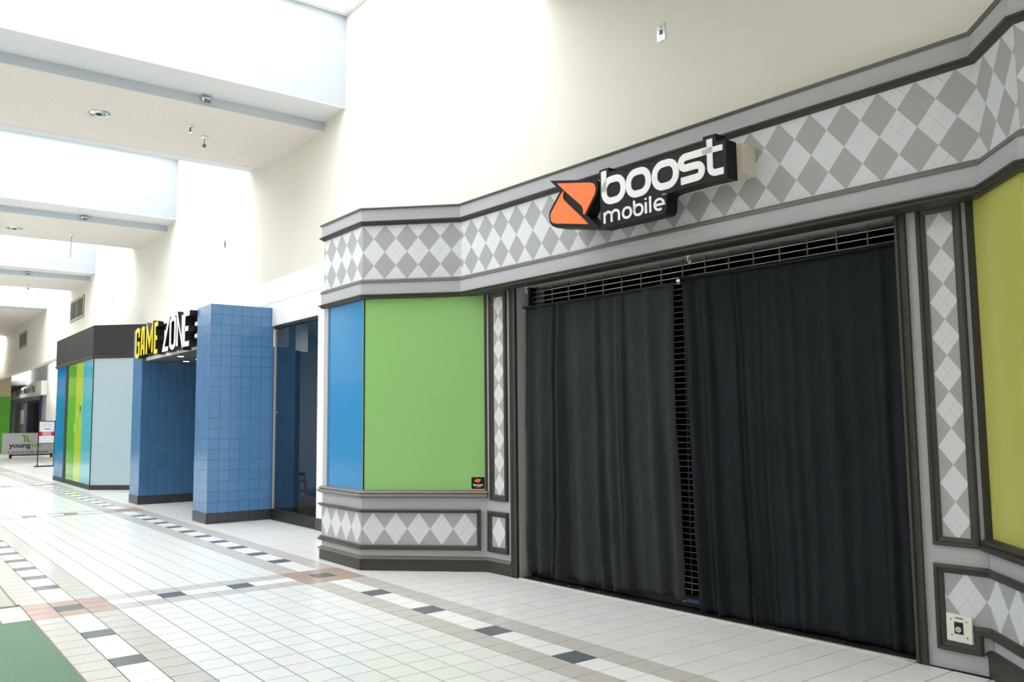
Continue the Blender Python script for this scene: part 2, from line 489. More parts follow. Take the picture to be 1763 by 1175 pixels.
for k in range(5):
    xb, xe = (CU - k * BAY, CU - k * BAY + BAY - BEAM) if k < 4 else (8.9, 13.1)  # last one is an added, unseen skylight that fills the right side
    w = thing('window_%d' % (k + 1), ((xb + xe) / 2, (YO + YW) / 2, 7.0), ['skylight over the grey argyle shopfront', 'skylight over the blue tiled entrance', 'skylight over the black banded shop', 'farthest skylight at the end of the hall', 'added skylight behind the viewer for fill light'][k], kind='structure')
    e = 0.09
    mb = MB()
    mb.sweep([(xb, YO), (xb, YW), (xe, YW), (xe, YO)], [(0, ZW0), (0, 7.7), (e, 7.7), (e, ZW0)], XYZ, True)
    obj('curb', mb, 'white_paint', w)
    obj('glazing', MB().box(xb + 0.005, YO + 0.005, 7.7, xe - 0.005, YW - 0.005, 7.73), 'skylight_glow', w)
    nb = 6
    for q in range(1, nb):
        yy = YO + (YW - YO) * q / nb
        obj('glazing_bar', MB().box(xb + e, yy - 0.02, 7.62, xe - e, yy + 0.02, 7.698), 'white_paint', w)

def can_light(x, y, z, r, label, grp=None, parent_mat='chrome'):
    t = thing('recessed_light', (x, y, z), label, 'light', grp)
    obj('trim_ring', MB().lathe((x, y, z), [(r * 0.86, 0.0), (r * 0.86, -0.006), (r * 1.08, -0.004), (r * 1.1, 0.0)], 32), 'chrome', t, smooth=True)
    obj('reflector', MB().lathe((x, y, z), [(r * 0.86, -0.002), (r * 0.6, -0.012), (r * 0.3, -0.016)], 32), 'chrome', t, smooth=True)
    obj('lamp', MB().lathe((x, y, z), [(r * 0.26, -0.012), (r * 0.24, -0.026), (r * 0.1, -0.034)], 16), 'lens_dark', t, smooth=True)
can_light(-4.714, 0.974, ZW2, 0.15, 'round chrome recessed downlight in the nearest ceiling beam')
can_light(-12.92, 1.01, ZW2, 0.15, 'round chrome recessed downlight in the second ceiling beam')
def sprinkler(x, y, z, label, side=0):
    t = thing('sprinkler_head', (x, y, z), label, 'sprinkler')
    if side:
        obj('escutcheon', MB().lathe((x, y, z), [(0.065, 0.015), (0.075, 0.0), (0.045, -0.03)], 16), 'chrome', t, smooth=True)
        obj('nozzle', MB().tube([(x, y, z - 0.015), (x + 0.07, y, z - 0.04)], 0.022, 8), 'chrome', t, smooth=True)
        obj('deflector', MB().box(x + 0.068, y - 0.04, z - 0.065, x + 0.076, y + 0.04, z - 0.02), 'dull_steel', t)
    else:
        obj('escutcheon', MB().lathe((x, y, z), [(0.055, 0.0), (0.055, -0.006), (0.03, -0.03)], 16), 'chrome', t, smooth=True)
        obj('nozzle', MB().tube([(x, y, z - 0.02), (x, y, z - 0.09)], [0.016, 0.01], 8), 'dull_steel', t, smooth=True)
        obj('deflector', MB().lathe((x, y, z - 0.09), [(0.028, 0.0), (0.03, -0.004), (0.008, -0.006)], 12), 'chrome', t)
sprinkler(-4.507, 2.10, ZW2, 'small pendant sprinkler in the nearest beam, left of its twin')
def smoke(x, y, z, label, drop=0.0):
    t = thing('hanging_hook', (x, y, z), label, 'hook')
    obj('escutcheon', MB().lathe((x, y, z), [(0.06, 0.0), (0.055, -0.012), (0.015, -0.045)], 16), 'chrome', t, smooth=True)
    obj('stem', MB().tube([(x, y, z - 0.03), (x, y, z - 0.1 - drop)], 0.006, 6), 'dull_steel', t)
    if not drop: obj('ball', MB().lathe((x, y, z - 0.13), [(0.005, -0.028), (0.022, -0.02), (0.03, 0.0), (0.022, 0.02), (0.005, 0.028)], 12), 'dull_steel', t, smooth=True)
smoke(-4.857, 2.402, ZW2, 'ball-ended fitting hanging from the nearest beam, nearest the wall')
smoke(-12.924, 2.088, ZW2, 'fitting with a long wire hanging from the second beam', 0.42)
smoke(-20.9, 2.35, ZW2, 'small fitting hanging under the third ceiling beam')
sprinkler(-3.60, 2.02, ZW2 + 0.075, 'sprinkler sticking out of the grey edge of the nearest beam', 1)
sprinkler(CU - BAY - DL + 0.03, 2.06, ZW2 + 0.075, 'sprinkler sticking out of the grey edge of the second beam', 1)
sprinkler(CU - 2 * BAY - DL + 0.03, 2.1, ZW2 + 0.075, 'sprinkler sticking out of the grey edge of the third beam', 1)

# wall plates, vents
def wall_plate(x, z, w, h, label):
    t = thing('wall_plate', (x, YW, z - h / 2), label, 'wall plate')
    obj('plate', MB().box(x - w / 2, YW - 0.008, z - h / 2, x + w / 2, YW, z + h / 2), 'chrome', t)
    for s in (-1, 1):
        obj('screw', MB().lathe((x, YW - 0.008, z + s * h * 0.33), [(0.006, 0.0), (0.006, -0.003)], 8, 'y'), 'screw_metal', t)
    obj('socket', MB().box(x - w * 0.18, YW - 0.012, z - h * 0.14, x + w * 0.18, YW - 0.008, z + h * 0.14), 'lens_dark', t)
wall_plate(2.752, 4.598, 0.085, 0.137, 'small steel plate high on the cream wall above the argyle band')
wall_plate(-7.72, 4.66, 0.09, 0.14, 'small steel plate on the cream wall above the blue pillars')
wall_plate(-16.33, 4.70, 0.09, 0.15, 'tiny steel plate on the far wall beside the louvred vent')
def vent(x0, x1, z0, z1, label):
    t = thing('air_vent', ((x0 + x1) / 2, YW, z0), label, 'vent')
    mp = plane_map((0, YW, 0), (1, 0, 0), (0, -1, 0))
    obj('back_plate', MB().box(x0, YW - 0.01, z0, x1, YW, z1), 'vent_dark', t)
    obj('frame', MB().sweep([(x0, z0), (x0, z1), (x1, z1), (x1, z0)], [(0, 0), (0, 0.03), (0.07, 0.03), (0.07, 0)], mp, True), 'vent_frame', t)
    n = 14
    for k in range(n):
        zz = z0 + 0.08 + (z1 - z0 - 0.16) * k / (n - 1)
        obj('slat', MB().box(x0 + 0.05, YW - 0.026, zz - 0.008, x1 - 0.05, YW - 0.01, zz + 0.008), 'vent_slat', t)
    obj('mullion', MB().box((x0 + x1) / 2 - 0.03, YW - 0.03, z0 + 0.05, (x0 + x1) / 2 + 0.03, YW - 0.01, z1 - 0.05), 'vent_frame', t)
vent(-22.0, -20.0, 4.62, 5.28, 'large louvred air vent under the third beam')
vent(-32.9, -31.0, 4.58, 5.22, 'louvred air vent farthest down the cream wall')

# ------------------------------------------------------------------ grey argyle shopfront
SF = thing('shopfront', (2.2, 3.5, 0), 'grey shopfront with argyle panels and dark olive mouldings', 'shopfront')
XC = (gy(0) - 0.0 - (YB - C1)) / (1 - SL)          # left diagonal meets the pilaster plane
PX = (3.618 - SL * 0.87 - (YB - C1)) / (1 - SL)
PY = PX + (YB - C1)
RX = 4.994; RY = gy(RX)                              # pilaster meets the right diagonal
FO = 0.17
fxl = (3.618 - SL * 0.87 - FO - (YB - C1)) / (1 - SL); fyl = fxl + YB - C1
DS = RX + RY
fxr = (DS - (3.618 - SL * 0.87 - FO)) / (1 + SL); fyr = DS - fxr
D2X, D2Y = fxr + 0.343, fyr - 0.343
FPATH = [(XL, YW), (XL, YB), (C1, YB), (fxl, fyl), (fxr, fyr), (D2X, D2Y), (8.6, D2Y)]
LPATH = [(XL, YW), (XL, YB), (C1, YB), (PX, PY)]
def band(name, path, prof, m, par, **k):
    return obj(name, MB().sweep(path, prof, XYZ), m, par, **k)
# upper fascia
ZT, ZD1, ZD2, ZA, ZG1, ZG2, ZDB, ZSO = 3.6634, 3.5225, 3.478, 2.9219, 2.8815, 2.7625, 2.7184, 2.7498
band('fascia_core', FPATH, [(-0.10, ZDB + 0.01), (-0.10, ZT - 0.005), (-0.004, ZT - 0.005), (-0.004, ZDB + 0.01)], 'grey_paint', SF)
band('crown_board', FPATH, [(-0.12, ZD1), (-0.12, ZT - 0.012), (0.022, ZT - 0.012), (0.022, ZD1)], 'grey_paint', SF)
band('crown_cap', FPATH, [(-0.12, ZT - 0.012), (-0.12, ZT), (0.038, ZT), (0.046, ZT - 0.008), (0.030, ZT - 0.022), (0.022, ZT - 0.022), (0.022, ZT - 0.012)], 'cap_paint', SF)
band('moulding', FPATH, [(-0.01, ZD2), (-0.01, ZD1 + 0.002), (0.026, ZD1 + 0.002), (0.045, ZD1 - 0.006), (0.043, ZD1 - 0.018), (0.024, ZD1 - 0.026), (0.022, ZD2 + 0.012), (0.008, ZD2)], 'olive_paint', SF)
band('moulding', FPATH, [(-0.01, ZG1), (-0.01, ZA), (0.008, ZA), (0.014, ZA - 0.010), (0.028, ZA - 0.014), (0.028, ZG1 + 0.012), (0.034, ZG1 + 0.008), (0.034, ZG1)], 'cap_paint', SF)
band('fascia_board', FPATH, [(-0.12, ZG2), (-0.12, ZG1), (0.024, ZG1), (0.024, ZG2)], 'grey_paint', SF)
band('moulding', FPATH, [(-0.12, ZDB), (-0.12, ZG2), (0.026, ZG2), (0.05, ZG2 - 0.006), (0.048, ZG2 - 0.016), (0.03, ZG2 - 0.022), (0.028, ZDB + 0.008), (0.012, ZDB)], 'olive_paint', SF)
phase = {1: (0.0, 0.245, True), 2: (0.0, 0.2324, False), 3: (0.165, 0.2324, False), 4: (0.12, 0.2324, False), 5: (0.0, 0.2324, False)}
for k in range(1, 6):
    a, b = Vector(FPATH[k]), Vector(FPATH[k + 1]); ln = (b - a).length
    p0, per, rev = phase[k]
    us = ((-(ln)) / per, 0.0) if rev else ((0 - p0) / per, (ln - p0) / per)
    if k == 4: us = (0.5 + 0.02, 0.5 + 0.02 + ln / per)
    v0, v1 = -0.5, 1.5
    obj('argyle_panel', MB().quad_uv([(a.x, a.y, ZA - 0.004), (b.x, b.y, ZA - 0.004), (b.x, b.y, ZD2 + 0.004), (a.x, a.y, ZD2 + 0.004)], [(us[0], v0), (us[1], v0), (us[1], v1), (us[0], v1)]), 'argyle_print', SF)
# soffit under the gate fascia
n0, n1 = fxl + 0.05, fxr - 0.03
mb = MB(); mb.prism([(PX - 0.15, gy(PX) + 0.02), (n0, gy(n0) - FO + 0.005), (n1, gy(n1) - FO + 0.005), (RX + 0.12, RY + 0.0), (RX, gy(RX) + 0.36), (PX, gy(PX) + 0.36)], XYZ, ZSO, ZSO + 0.02)
obj('soffit', mb, 'grey_paint', SF)
# lower wall of the left bay
ZS1, ZS2, ZK1, ZK2, ZKA, ZKB, ZC1, ZC2 = 0.7871, 0.711, 0.597, 0.5644, 0.2522, 0.2073, 0.1369, 0.1185
band('bay_core', LPATH, [(-0.10, 0.0), (-0.10, ZS1 - 0.03), (-0.002, ZS1 - 0.03), (-0.002, 0.0)], 'grey_paint', SF)
BP = LPATH + [(0.79, gy(0.79))]
band('baseboard', BP, [(-0.01, 0.001), (-0.01, ZC2), (0.018, ZC2), (0.018, 0.001)], 'olive_paint', SF)
band('baseboard_cap', BP, [(-0.01, ZC2 - 0.004), (-0.01, ZC1 + 0.006), (0.004, ZC1 + 0.006), (0.018, ZC1 - 0.004), (0.034, ZC2 + 0.008), (0.034, ZC2 - 0.004)], 'cap_paint', SF)
dfr = (0.339 + 0.368) / 2
EP = LPATH[:3] + [(0.368, 0.368 + YB - C1)]
band('panel_moulding', EP, [(-0.01, ZKB), (-0.01, ZKA), (0.010, ZKA), (0.018, ZKA - 0.008), (0.022, ZKB + 0.022), (0.036, ZKB + 0.016), (0.036, ZKB + 0.004), (0.030, ZKB)], 'olive_paint', SF)
band('panel_moulding', EP, [(-0.01, ZK2), (-0.01, ZK1), (0.030, ZK1), (0.036, ZK1 - 0.006), (0.034, ZK1 - 0.012), (0.018, ZK2 + 0.008), (0.010, ZK2)], 'olive_paint', SF)
DMAP = plane_map((C1, YB, 0), (1, 1, 0), (1, -1, 0)); ds = lambda x: (x - C1) * math.sqrt(2)
obj('panel_moulding', MB().sweep([(ds(0.368), ZKB), (ds(0.368), ZK1)], [(0, 0), (0, 0.034), (-0.014, 0.036), (-0.02, 0.02), (-0.038, 0.012), (-0.038, 0)], DMAP), 'olive_paint', SF)
for (a, b, u0, u1) in ((Vector((XL, YB)), Vector((C1, YB)), 0, 0), (Vector((C1, YB)), Vector((0.345, 0.345 + YB - C1)), 0, 0)):
    ln = (b - a).length
    if a.x == XL: u0, u1 = (-0.818 - (-0.82)) , 0; u1 = (C1 + 0.588 + 0.12) / 0.245; u0 = u1 - ln / 0.245; u0 += 0.5 - 0.0; u1 += 0.5
    else: u0 = (0 - ds(-0.402)) / 0.2325 + 0.5; u1 = u0 + ln / 0.2325
    nrm = Vector(((b - a).y, -(b - a).x)).normalized() * 0.0015
    obj('argyle_panel', MB().quad_uv([(a.x + nrm.x, a.y + nrm.y, ZKA - 0.01), (b.x + nrm.x, b.y + nrm.y, ZKA - 0.01), (b.x + nrm.x, b.y + nrm.y, ZK2 + 0.01), (a.x + nrm.x, a.y + nrm.y, ZK2 + 0.01)], [(u0, -0.032), (u1, -0.032), (u1, 1.032), (u0, 1.032)]), 'argyle_print', SF)
band('sill', LPATH, [(-0.10, ZS2), (-0.10, ZS1), (-0.02, ZS1), (0.018, ZS1 - 0.012), (0.032, ZS1 - 0.026), (0.022, ZS1 - 0.034), (0.042, ZS1 - 0.050), (0.046, ZS2 + 0.014), (0.030, ZS2 + 0.010), (0.024, ZS2)], 'cap_paint', SF)
# coloured display glass
ins = -0.022
obj('display_window', MB().box(XL + 0.10, YB + 0.02, ZS1 - 0.02, C1 - 0.012, YB + 0.03, ZDB + 0.02), 'glass_blue', SF, label='blue glass pane facing the corridor')
obj('display_window', MB().prism([(0.0, ZS1 - 0.02), (ds(0.405), ZS1 - 0.02), (ds(0.405), ZDB + 0.02), (0.0, ZDB + 0.02)], DMAP, -0.03, -0.02), 'glass_green', SF, label='bright green glass pane on the angled side')
obj('corner_seal', MB().tube([(C1 - 0.004, YB + 0.024, ZS1 - 0.02), (C1 - 0.004, YB + 0.024, ZDB + 0.02)], 0.008, 8), 'black_rail', SF)
obj('end_post', MB().box(XL, YB + 0.004, ZS1 - 0.02, XL + 0.10, YW, ZDB + 0.02), 'grey_paint', SF)
obj('window_jamb', MB().prism([(ds(0.400), ZS1 - 0.02), (ds(0.432), ZS1 - 0.02), (ds(0.432), ZDB + 0.02), (ds(0.400), ZDB + 0.02)], DMAP, -0.03, 0.004), 'olive_paint', SF)
# pilasters beside the gate
def pilaster(x0, x1):
    return obj('pilaster', MB().prism([(gs(x0), 0.0), (gs(x1), 0.0), (gs(x1), ZSO + 0.02), (gs(x0), ZSO + 0.02)], GMAP, -0.36, 0.0), 'grey_paint', SF)
pl = pilaster(PX, 0.885); prr = pilaster(4.60, RX)
FPROF = lambda w: [(0, 0), (0, 0.026), (w * 0.2, 0.032), (w * 0.42, 0.03), (w * 0.52, 0.018), (w * 0.82, 0.014), (w, 0.008), (w, 0)]
def gframe(par, x0, x1, z0, z1, w):
    obj('panel_frame', MB().sweep([(gs(x0), z0), (gs(x0), z1), (gs(x1), z1), (gs(x1), z0)], FPROF(w), GMAP, True), 'olive_paint', par)
def gargyle(par, x0, x1, z0, z1, xc, w, zc, h):
    U = lambda x: (x - xc) / w + 0.5; Vv = lambda z: (z - zc) / h + 0.5
    obj('argyle_panel', MB().quad_uv([GMAP(gs(x0), z0, 0.002), GMAP(gs(x1), z0, 0.002), GMAP(gs(x1), z1, 0.002), GMAP(gs(x0), z1, 0.002)], [(U(x0), Vv(z0)), (U(x1), Vv(z0)), (U(x1), Vv(z1)), (U(x0), Vv(z1))]), 'argyle_print', par)
gframe(pl, 0.473, 0.738, 0.695, 2.735, 0.055); gargyle(pl, 0.52, 0.69, 0.74, 2.70, 0.6055, 0.160, 2.385, 0.2195)
gframe(pl, 0.436, 0.741, 0.20, 0.589, 0.05); gargyle(pl, 0.48, 0.70, 0.245, 0.545, 0.589, 0.205, 0.3945, 0.300)
gframe(prr, 4.700, 4.960, 0.712, 2.744, 0.05); gargyle(prr, 4.745, 4.915, 0.755, 2.70, 4.834, 0.163, 2.586, 0.2158)
def jamb(par, x0, x1):
    obj('gate_jamb', MB().sweep([(gs(x0), 0.002), (gs(x0), ZSO)], [(0, 0), (0, 0.028), ((x1 - x0) * 0.3, 0.034), ((x1 - x0) * 0.42, 0.02), ((x1 - x0) * 0.62, 0.02), ((x1 - x0) * 0.75, 0.034), ((x1 - x0), 0.028), ((x1 - x0), 0)], GMAP), 'olive_paint', par)
jamb(pl, 0.795, 0.885); jamb(prr, 4.568, 4.632)
# right bay: diagonal with yellow glass
EMAP = plane_map((RX, RY, 0), (1, -1, 0), (-1, -1, 0))
EL = 0.343 * math.sqrt(2) + 0.15
RPATH = [(RX, RY), (RX + EL / math.sqrt(2), RY - EL / math.sqrt(2)), (8.6, RY - EL / math.sqrt(2))]
band('bay_core', RPATH, [(-0.10, 0.0), (-0.10, 0.75), (-0.002, 0.75), (-0.002, 0.0)], 'grey_paint', SF)
band('sill', RPATH, [(-0.10, 0.70), (-0.10, 0.775), (0.0, 0.775), (0.03, 0.762), (0.036, 0.75), (0.024, 0.742), (0.044, 0.728), (0.046, 0.712), (0.028, 0.70)], 'olive_paint', SF)
band('plinth', [(RX - 0.012, RY + 0.012)] + RPATH[1:], [(-0.01, 0.001), (-0.01, 0.150), (0.012, 0.150), (0.030, 0.138), (0.044, 0.126), (0.026, 0.112), (0.026, 0.001)], 'olive_paint', SF)
obj('display_window', MB().prism([(0.02, 0.76), (EL, 0.76), (EL, ZDB + 0.03), (0.02, ZDB + 0.03)], EMAP, -0.03, -0.02), 'glass_yellow', SF, label='yellow glass pane at the right edge')
mb = MB().box(RPATH[1][0] + 0.01, RPATH[1][1] + 0.02, 0.76, 8.6, RPATH[1][1] + 0.03, ZDB + 0.03)
obj('display_window', mb, 'glass_yellow', SF, label='yellow glass pane at the right edge')
obj('window_jamb', MB().prism([(0.0, 0.75), (0.032, 0.75), (0.032, ZDB + 0.02), (0.0, ZDB + 0.02)], EMAP, -0.03, 0.012), 'olive_paint', SF)
# low argyle panel wrapping the right corner, with its stepped frame
gargyle(prr, 4.74, RX, 0.16, 0.565, 4.866, 0.214, 0.414, 0.300)
U0 = (RX - 4.866) / 0.214 + 0.5
obj('argyle_panel', MB().quad_uv([EMAP(0, 0.25, 0.002), EMAP(EL, 0.25, 0.002), EMAP(EL, 0.60, 0.002), EMAP(0, 0.60, 0.002)], [(U0, (0.25 - 0.414) / 0.3 + 0.5), (U0 + EL / 0.253, (0.25 - 0.414) / 0.3 + 0.5), (U0 + EL / 0.253, (0.60 - 0.414) / 0.3 + 0.5), (U0, (0.60 - 0.414) / 0.3 + 0.5)]), 'argyle_print', SF)
FW = 0.05
obj('panel_frame', MB().sweep([(gs(RX), 0.222), (gs(4.945), 0.222), (gs(4.945), 0.112), (gs(4.694), 0.112), (gs(4.694), 0.604), (gs(RX), 0.604)], FPROF(FW), GMAP), 'olive_paint', prr)
def wrap(prof, z):  # strip that carries the frame round onto the diagonal
    return obj('panel_frame', MB().sweep(RPATH[:2], [(h, z + o) for o, h in prof], XYZ), 'olive_paint', SF)
wrap([(-o, h) for o, h in FPROF(FW)], 0.604)
wrap(FPROF(FW), 0.222)
# dark shop interior behind the gate
mb = MB()
y0 = gy(0.7) + 0.36
mb.box(0.3, 6.2, 0.0, 5.3, 6.3, 3.0).box(0.2, y0, 0, 0.3, 6.3, 3.0).box(5.3, y0, 0, 5.4, 6.3, 3.0).box(0.2, y0 - 0.02, 2.92, 5.4, 6.3, 3.0).box(0.3, y0 - 0.2, -0.004, 5.3, 6.3, 0.0015)
obj('shop_interior', mb, 'dark_room', SF)
obj('threshold', MB().prism([(gs(0.885), 0.0005), (gs(4.6), 0.0005), (gs(4.6), 0.006), (gs(0.885), 0.006)], GMAP, -0.36, -0.01), 'black_rail', SF)
obj('threshold_edge', MB().prism([(gs(0.885), 0.0005), (gs(4.6), 0.0005), (gs(4.6), 0.008), (gs(0.885), 0.008)], GMAP, -0.01, 0.012), 'steel', SF)

# ------------------------------------------------------------------ rolling grille
GR = thing('security_grille', (2.74, gy(2.74) + 0.2, 0), 'steel rod rolling grille closed behind the black curtains', 'security grille')
GO = -0.19
rod = mesh_of('rod', MB().tube([Vector((0, 0, 0)) + GX * (-1.83), Vector((0, 0, 0)) + GX * 1.83], 0.0036, 6), 'steel')
zs = []; z = 0.14
while z < 2.74: zs.append(z); z += 0.0475
for z in zs:
    o = bpy.data.objects.new('rod', rod); o.location = GMAP(gs(2.742), z, GO); put(o, GR)
link = mesh_of('link_chain', MB().box(-0.0045, -0.005, 0.1, 0.0045, 0.005, 2.76), 'dull_steel')
for k in range(17):
    o = bpy.data.objects.new('link_chain', link); o.location = GMAP(gs(0.965 + k * 0.2215), 0, GO); put(o, GR)
bb = obj('bottom_bar', MB().prism([(gs(0.9), 0.012), (gs(4.585), 0.012), (gs(4.585), 0.10), (gs(0.9), 0.10)], GMAP, GO - 0.03, GO + 0.03), 'black_rail', GR)
obj('label_plate', MB().prism([(gs(2.70), 0.045), (gs(2.84), 0.045), (gs(2.84), 0.072), (gs(2.70), 0.072)], GMAP, GO + 0.03, GO + 0.033), 'label_blue', bb)
obj('label_end', MB().prism([(gs(2.67), 0.045), (gs(2.70), 0.045), (gs(2.70), 0.072), (gs(2.67), 0.072)], GMAP, GO + 0.03, GO + 0.033), 'steel', bb)
for x in (0.905, 4.582):
    obj('guide_rail', MB().prism([(gs(x) - 0.02, 0.01), (gs(x) + 0.012, 0.01), (gs(x) + 0.012, 2.75), (gs(x) - 0.02, 2.75)], GMAP, GO - 0.04, GO + 0.04), 'black_rail', GR)

# ------------------------------------------------------------------ curtains
def curtain(label, x0, x1, ztop, zbot_fn, mname, seed, xl_shift, xr_shift, folds, amp, deep=[]):
    rnd = random.Random(seed)
    nx, nz = 190, 64
    mb = MB()
    fp = []
    s = 0.0
    while s < 1.0:
        w = rnd.uniform(0.35, 1.7) / folds; fp.append((s + w / 2, w, rnd.uniform(0.15, 1.1), rnd.uniform(-0.5, 0.5))); s += w
    fp += deep
    for k in range(nz + 1):
        t = k / nz
        for i in range(nx + 1):
            u = i / nx
            xx = x0 + xl_shift(t) + (x1 + xr_shift(t) - x0 - xl_shift(t)) * u
            zz = ztop(u) + (zbot_fn(u) - ztop(u)) * t
            d = 0.0
            for c, w, a, dr in fp:
                q = (u - c - dr * 0.05 * t) / (w * 0.5)
                if abs(q) < 1: d += a * (0.5 + 0.5 * math.cos(math.pi * q)) ** 1.5
            a = amp * (0.55 + 0.75 * t)
            d = d * a
            p = Vector((xx * 2.2, zz * 1.1, seed))
            d += 0.022 * noise.noise(p * 1.1) + 0.008 * noise.noise(p * 4.0) * (0.4 + t) + 0.008 * noise.noise(Vector((xx * 13, zz * 8, seed))) * (0.25 + t)
            if t < 0.02: d *= 0.8
            xx += 0.006 * noise.noise(Vector((xx * 3, zz * 2, seed + 4)))
            mb.v.append(tuple(GMAP(gs(xx), zz, -0.115 + d)))
    for k in range(nz):
        for i in range(nx):
            a = k * (nx + 1) + i
            mb.f.append((a, a + 1, a + nx + 2, a + nx + 1))
    t = thing('curtain', tuple(GMAP(gs((x0 + x1) / 2), 0.02, -0.08)), label, 'curtain', 'black curtains over the gate')
    o = obj('cloth', mesh_of('cloth', mb, mname, fixn=False), None, t, smooth=True)
    sm = o.modifiers.new('thickness', 'SOLIDIFY'); sm.thickness = 0.003
    hb = MB()
    pts = [GMAP(gs(x0 + (x1 - x0) * i / 24), ztop(i / 24) - 0.006, -0.082 + 0.006 * math.sin(i * 2.1)) for i in range(25)]
    obj('header_hem', MB().tube(pts, 0.011, 6), mname, t, smooth=True)
    return t
curtain('charcoal black curtain on the left half of the gate', 0.875, 2.738, lambda u: 2.555 - 0.006 * math.sin(u * 3.1) , lambda u: 0.045 + 0.03 * u + 0.018 * math.sin(u * 9), 'curtain_cloth', 3, lambda t: 0.015 * t, lambda t: -0.02 + 0.075 * t * t, 9, 0.075, [(0.27, 0.05, 0.5, 0.1), (0.655, 0.06, 0.55, 0.1)])
curtain('blacker curtain on the right half of the gate', 2.785, 4.566, lambda u: 2.585 - 0.012 * math.sin(u * 3.1), lambda u: 0.012 + 0.012 * math.sin(u * 11 + 1) + 0.02 * u, 'curtain_cloth_dark', 11, lambda t: 0.075 * t, lambda t: -0.003, 16, 0.036, [(0.045, 0.07, 1.3, 0.1), (0.125, 0.06, 1.6, 0.2)])
def hook(x, z, label):
    t = thing('ceiling_hook', tuple(GMAP(gs(x), z, -0.05)), label, 'hook')
    p = [GMAP(gs(x), z + 0.05, -0.05), GMAP(gs(x), z + 0.01, -0.05), GMAP(gs(x) + 0.012, z - 0.012, -0.05), GMAP(gs(x) + 0.024, z - 0.004, -0.05), GMAP(gs(x) + 0.026, z + 0.012, -0.05)]
    obj('hook_wire', MB().tube(p, 0.005, 6), 'sign_white', t)
    obj('base_plate', MB().tube([GMAP(gs(x), z + 0.045, -0.05), GMAP(gs(x), z + 0.06, -0.05)], 0.018, 10), 'sign_white', t)
    obj('wire', MB().tube([GMAP(gs(x) + 0.012, z - 0.012, -0.05), GMAP(gs(x) + 0.004, z - 0.12, -0.06)], 0.002, 5), 'black_rail', t)
hook(2.90, 2.69, 'small white hook above the gap between the two curtains')
hook(0.96, 2.69, 'small white hook at the top left corner of the gate')
cl = thing('curtain_clip', tuple(GMAP(gs(2.79), 2.55, -0.05)), 'shiny metal clip at the top of the curtain gap', 'clip')
obj('clip_body', MB().prism(rrect(gs(2.775), 2.548, gs(2.812), 2.570, 0.008, 4), GMAP, -0.075, -0.055), 'chrome', cl)
obj('clip_jaw', MB().prism(rrect(gs(2.78), 2.530, gs(2.807), 2.548, 0.006, 4), GMAP, -0.072, -0.06), 'dull_steel', cl)
for k, (x, h, lb) in enumerate(((1.52, 0.02, 'small dry brown leaf nearest the left jamb on the gate threshold'), (1.68, 0.045, 'larger curled brown leaf on the gate threshold'), (1.86, 0.02, 'small brown leaf farthest right on the gate threshold'))):
    mb = MB(); c = GMAP(gs(x), 0.0, -0.03)
    N = 10; vs = [(c.x, c.y, 0.018)]
    for q in range(N):
        a = 2 * math.pi * q / N; r = (0.010 + h * 0.42) * (0.7 + 0.5 * abs(math.sin(a * 1.5 + k)))
        vs.append((c.x + r * math.cos(a), c.y + r * 0.6 * math.sin(a), 0.0085 + 0.012 * (math.sin(a * 2 + k) ** 2)))
    mb.add(vs, [(0, q + 1, (q + 1) % N + 1) for q in range(N)])
    o = obj('dry_leaf', mesh_of('dry_leaf', mb, 'leaf_dry', fixn=False), None, None, lb, 'leaf', 'dry leaves on the threshold')
    o.modifiers.new('thickness', 'SOLIDIFY').thickness = 0.002

# ------------------------------------------------------------------ key switch plate
KS = thing('key_switch', tuple(GMAP(gs(4.82), 0.17, 0.0)), 'white key switch plate low on the pilaster right of the gate', 'switch')
kp = obj('plate', MB().prism([(gs(4.749), 0.172), (gs(4.889), 0.165), (gs(4.892), 0.318), (gs(4.751), 0.325)], GMAP, 0.003, 0.018), 'plate_white', KS)
obj('key_panel', MB().prism([(gs(4.794), 0.214), (gs(4.843), 0.213), (gs(4.843), 0.280), (gs(4.794), 0.281)], GMAP, 0.018, 0.0205), 'lock_black', KS)
mb = MB(); c = GMAP(gs(4.818), 0.240, 0.0205)
kc = obj('key_cylinder', MB().prism(arc(gs(4.818), 0.240, 0.016, 0.016, 0, 345, 22), GMAP, 0.0205, 0.028), 'steel', KS)
obj('keyhole', MB().prism([(gs(4.8165), 0.231), (gs(4.8195), 0.231), (gs(4.8195), 0.246), (gs(4.8165), 0.246)], GMAP, 0.028, 0.0285), 'lock_black', kc)
for x, z in ((4.777, 0.293), (4.862, 0.287), (4.778, 0.205), (4.863, 0.198)):
    obj('screw', MB().prism(arc(gs(x), z, 0.0042, 0.0042, 0, 330, 11), GMAP, 0.018, 0.0205), 'screw_metal', KS)
obj('engraving', MB().prism([(gs(4.80), 0.300), (gs(4.845), 0.298), (gs(4.845), 0.306), (gs(4.80), 0.308)], GMAP, 0.018, 0.0185), 'cap_paint', KS)

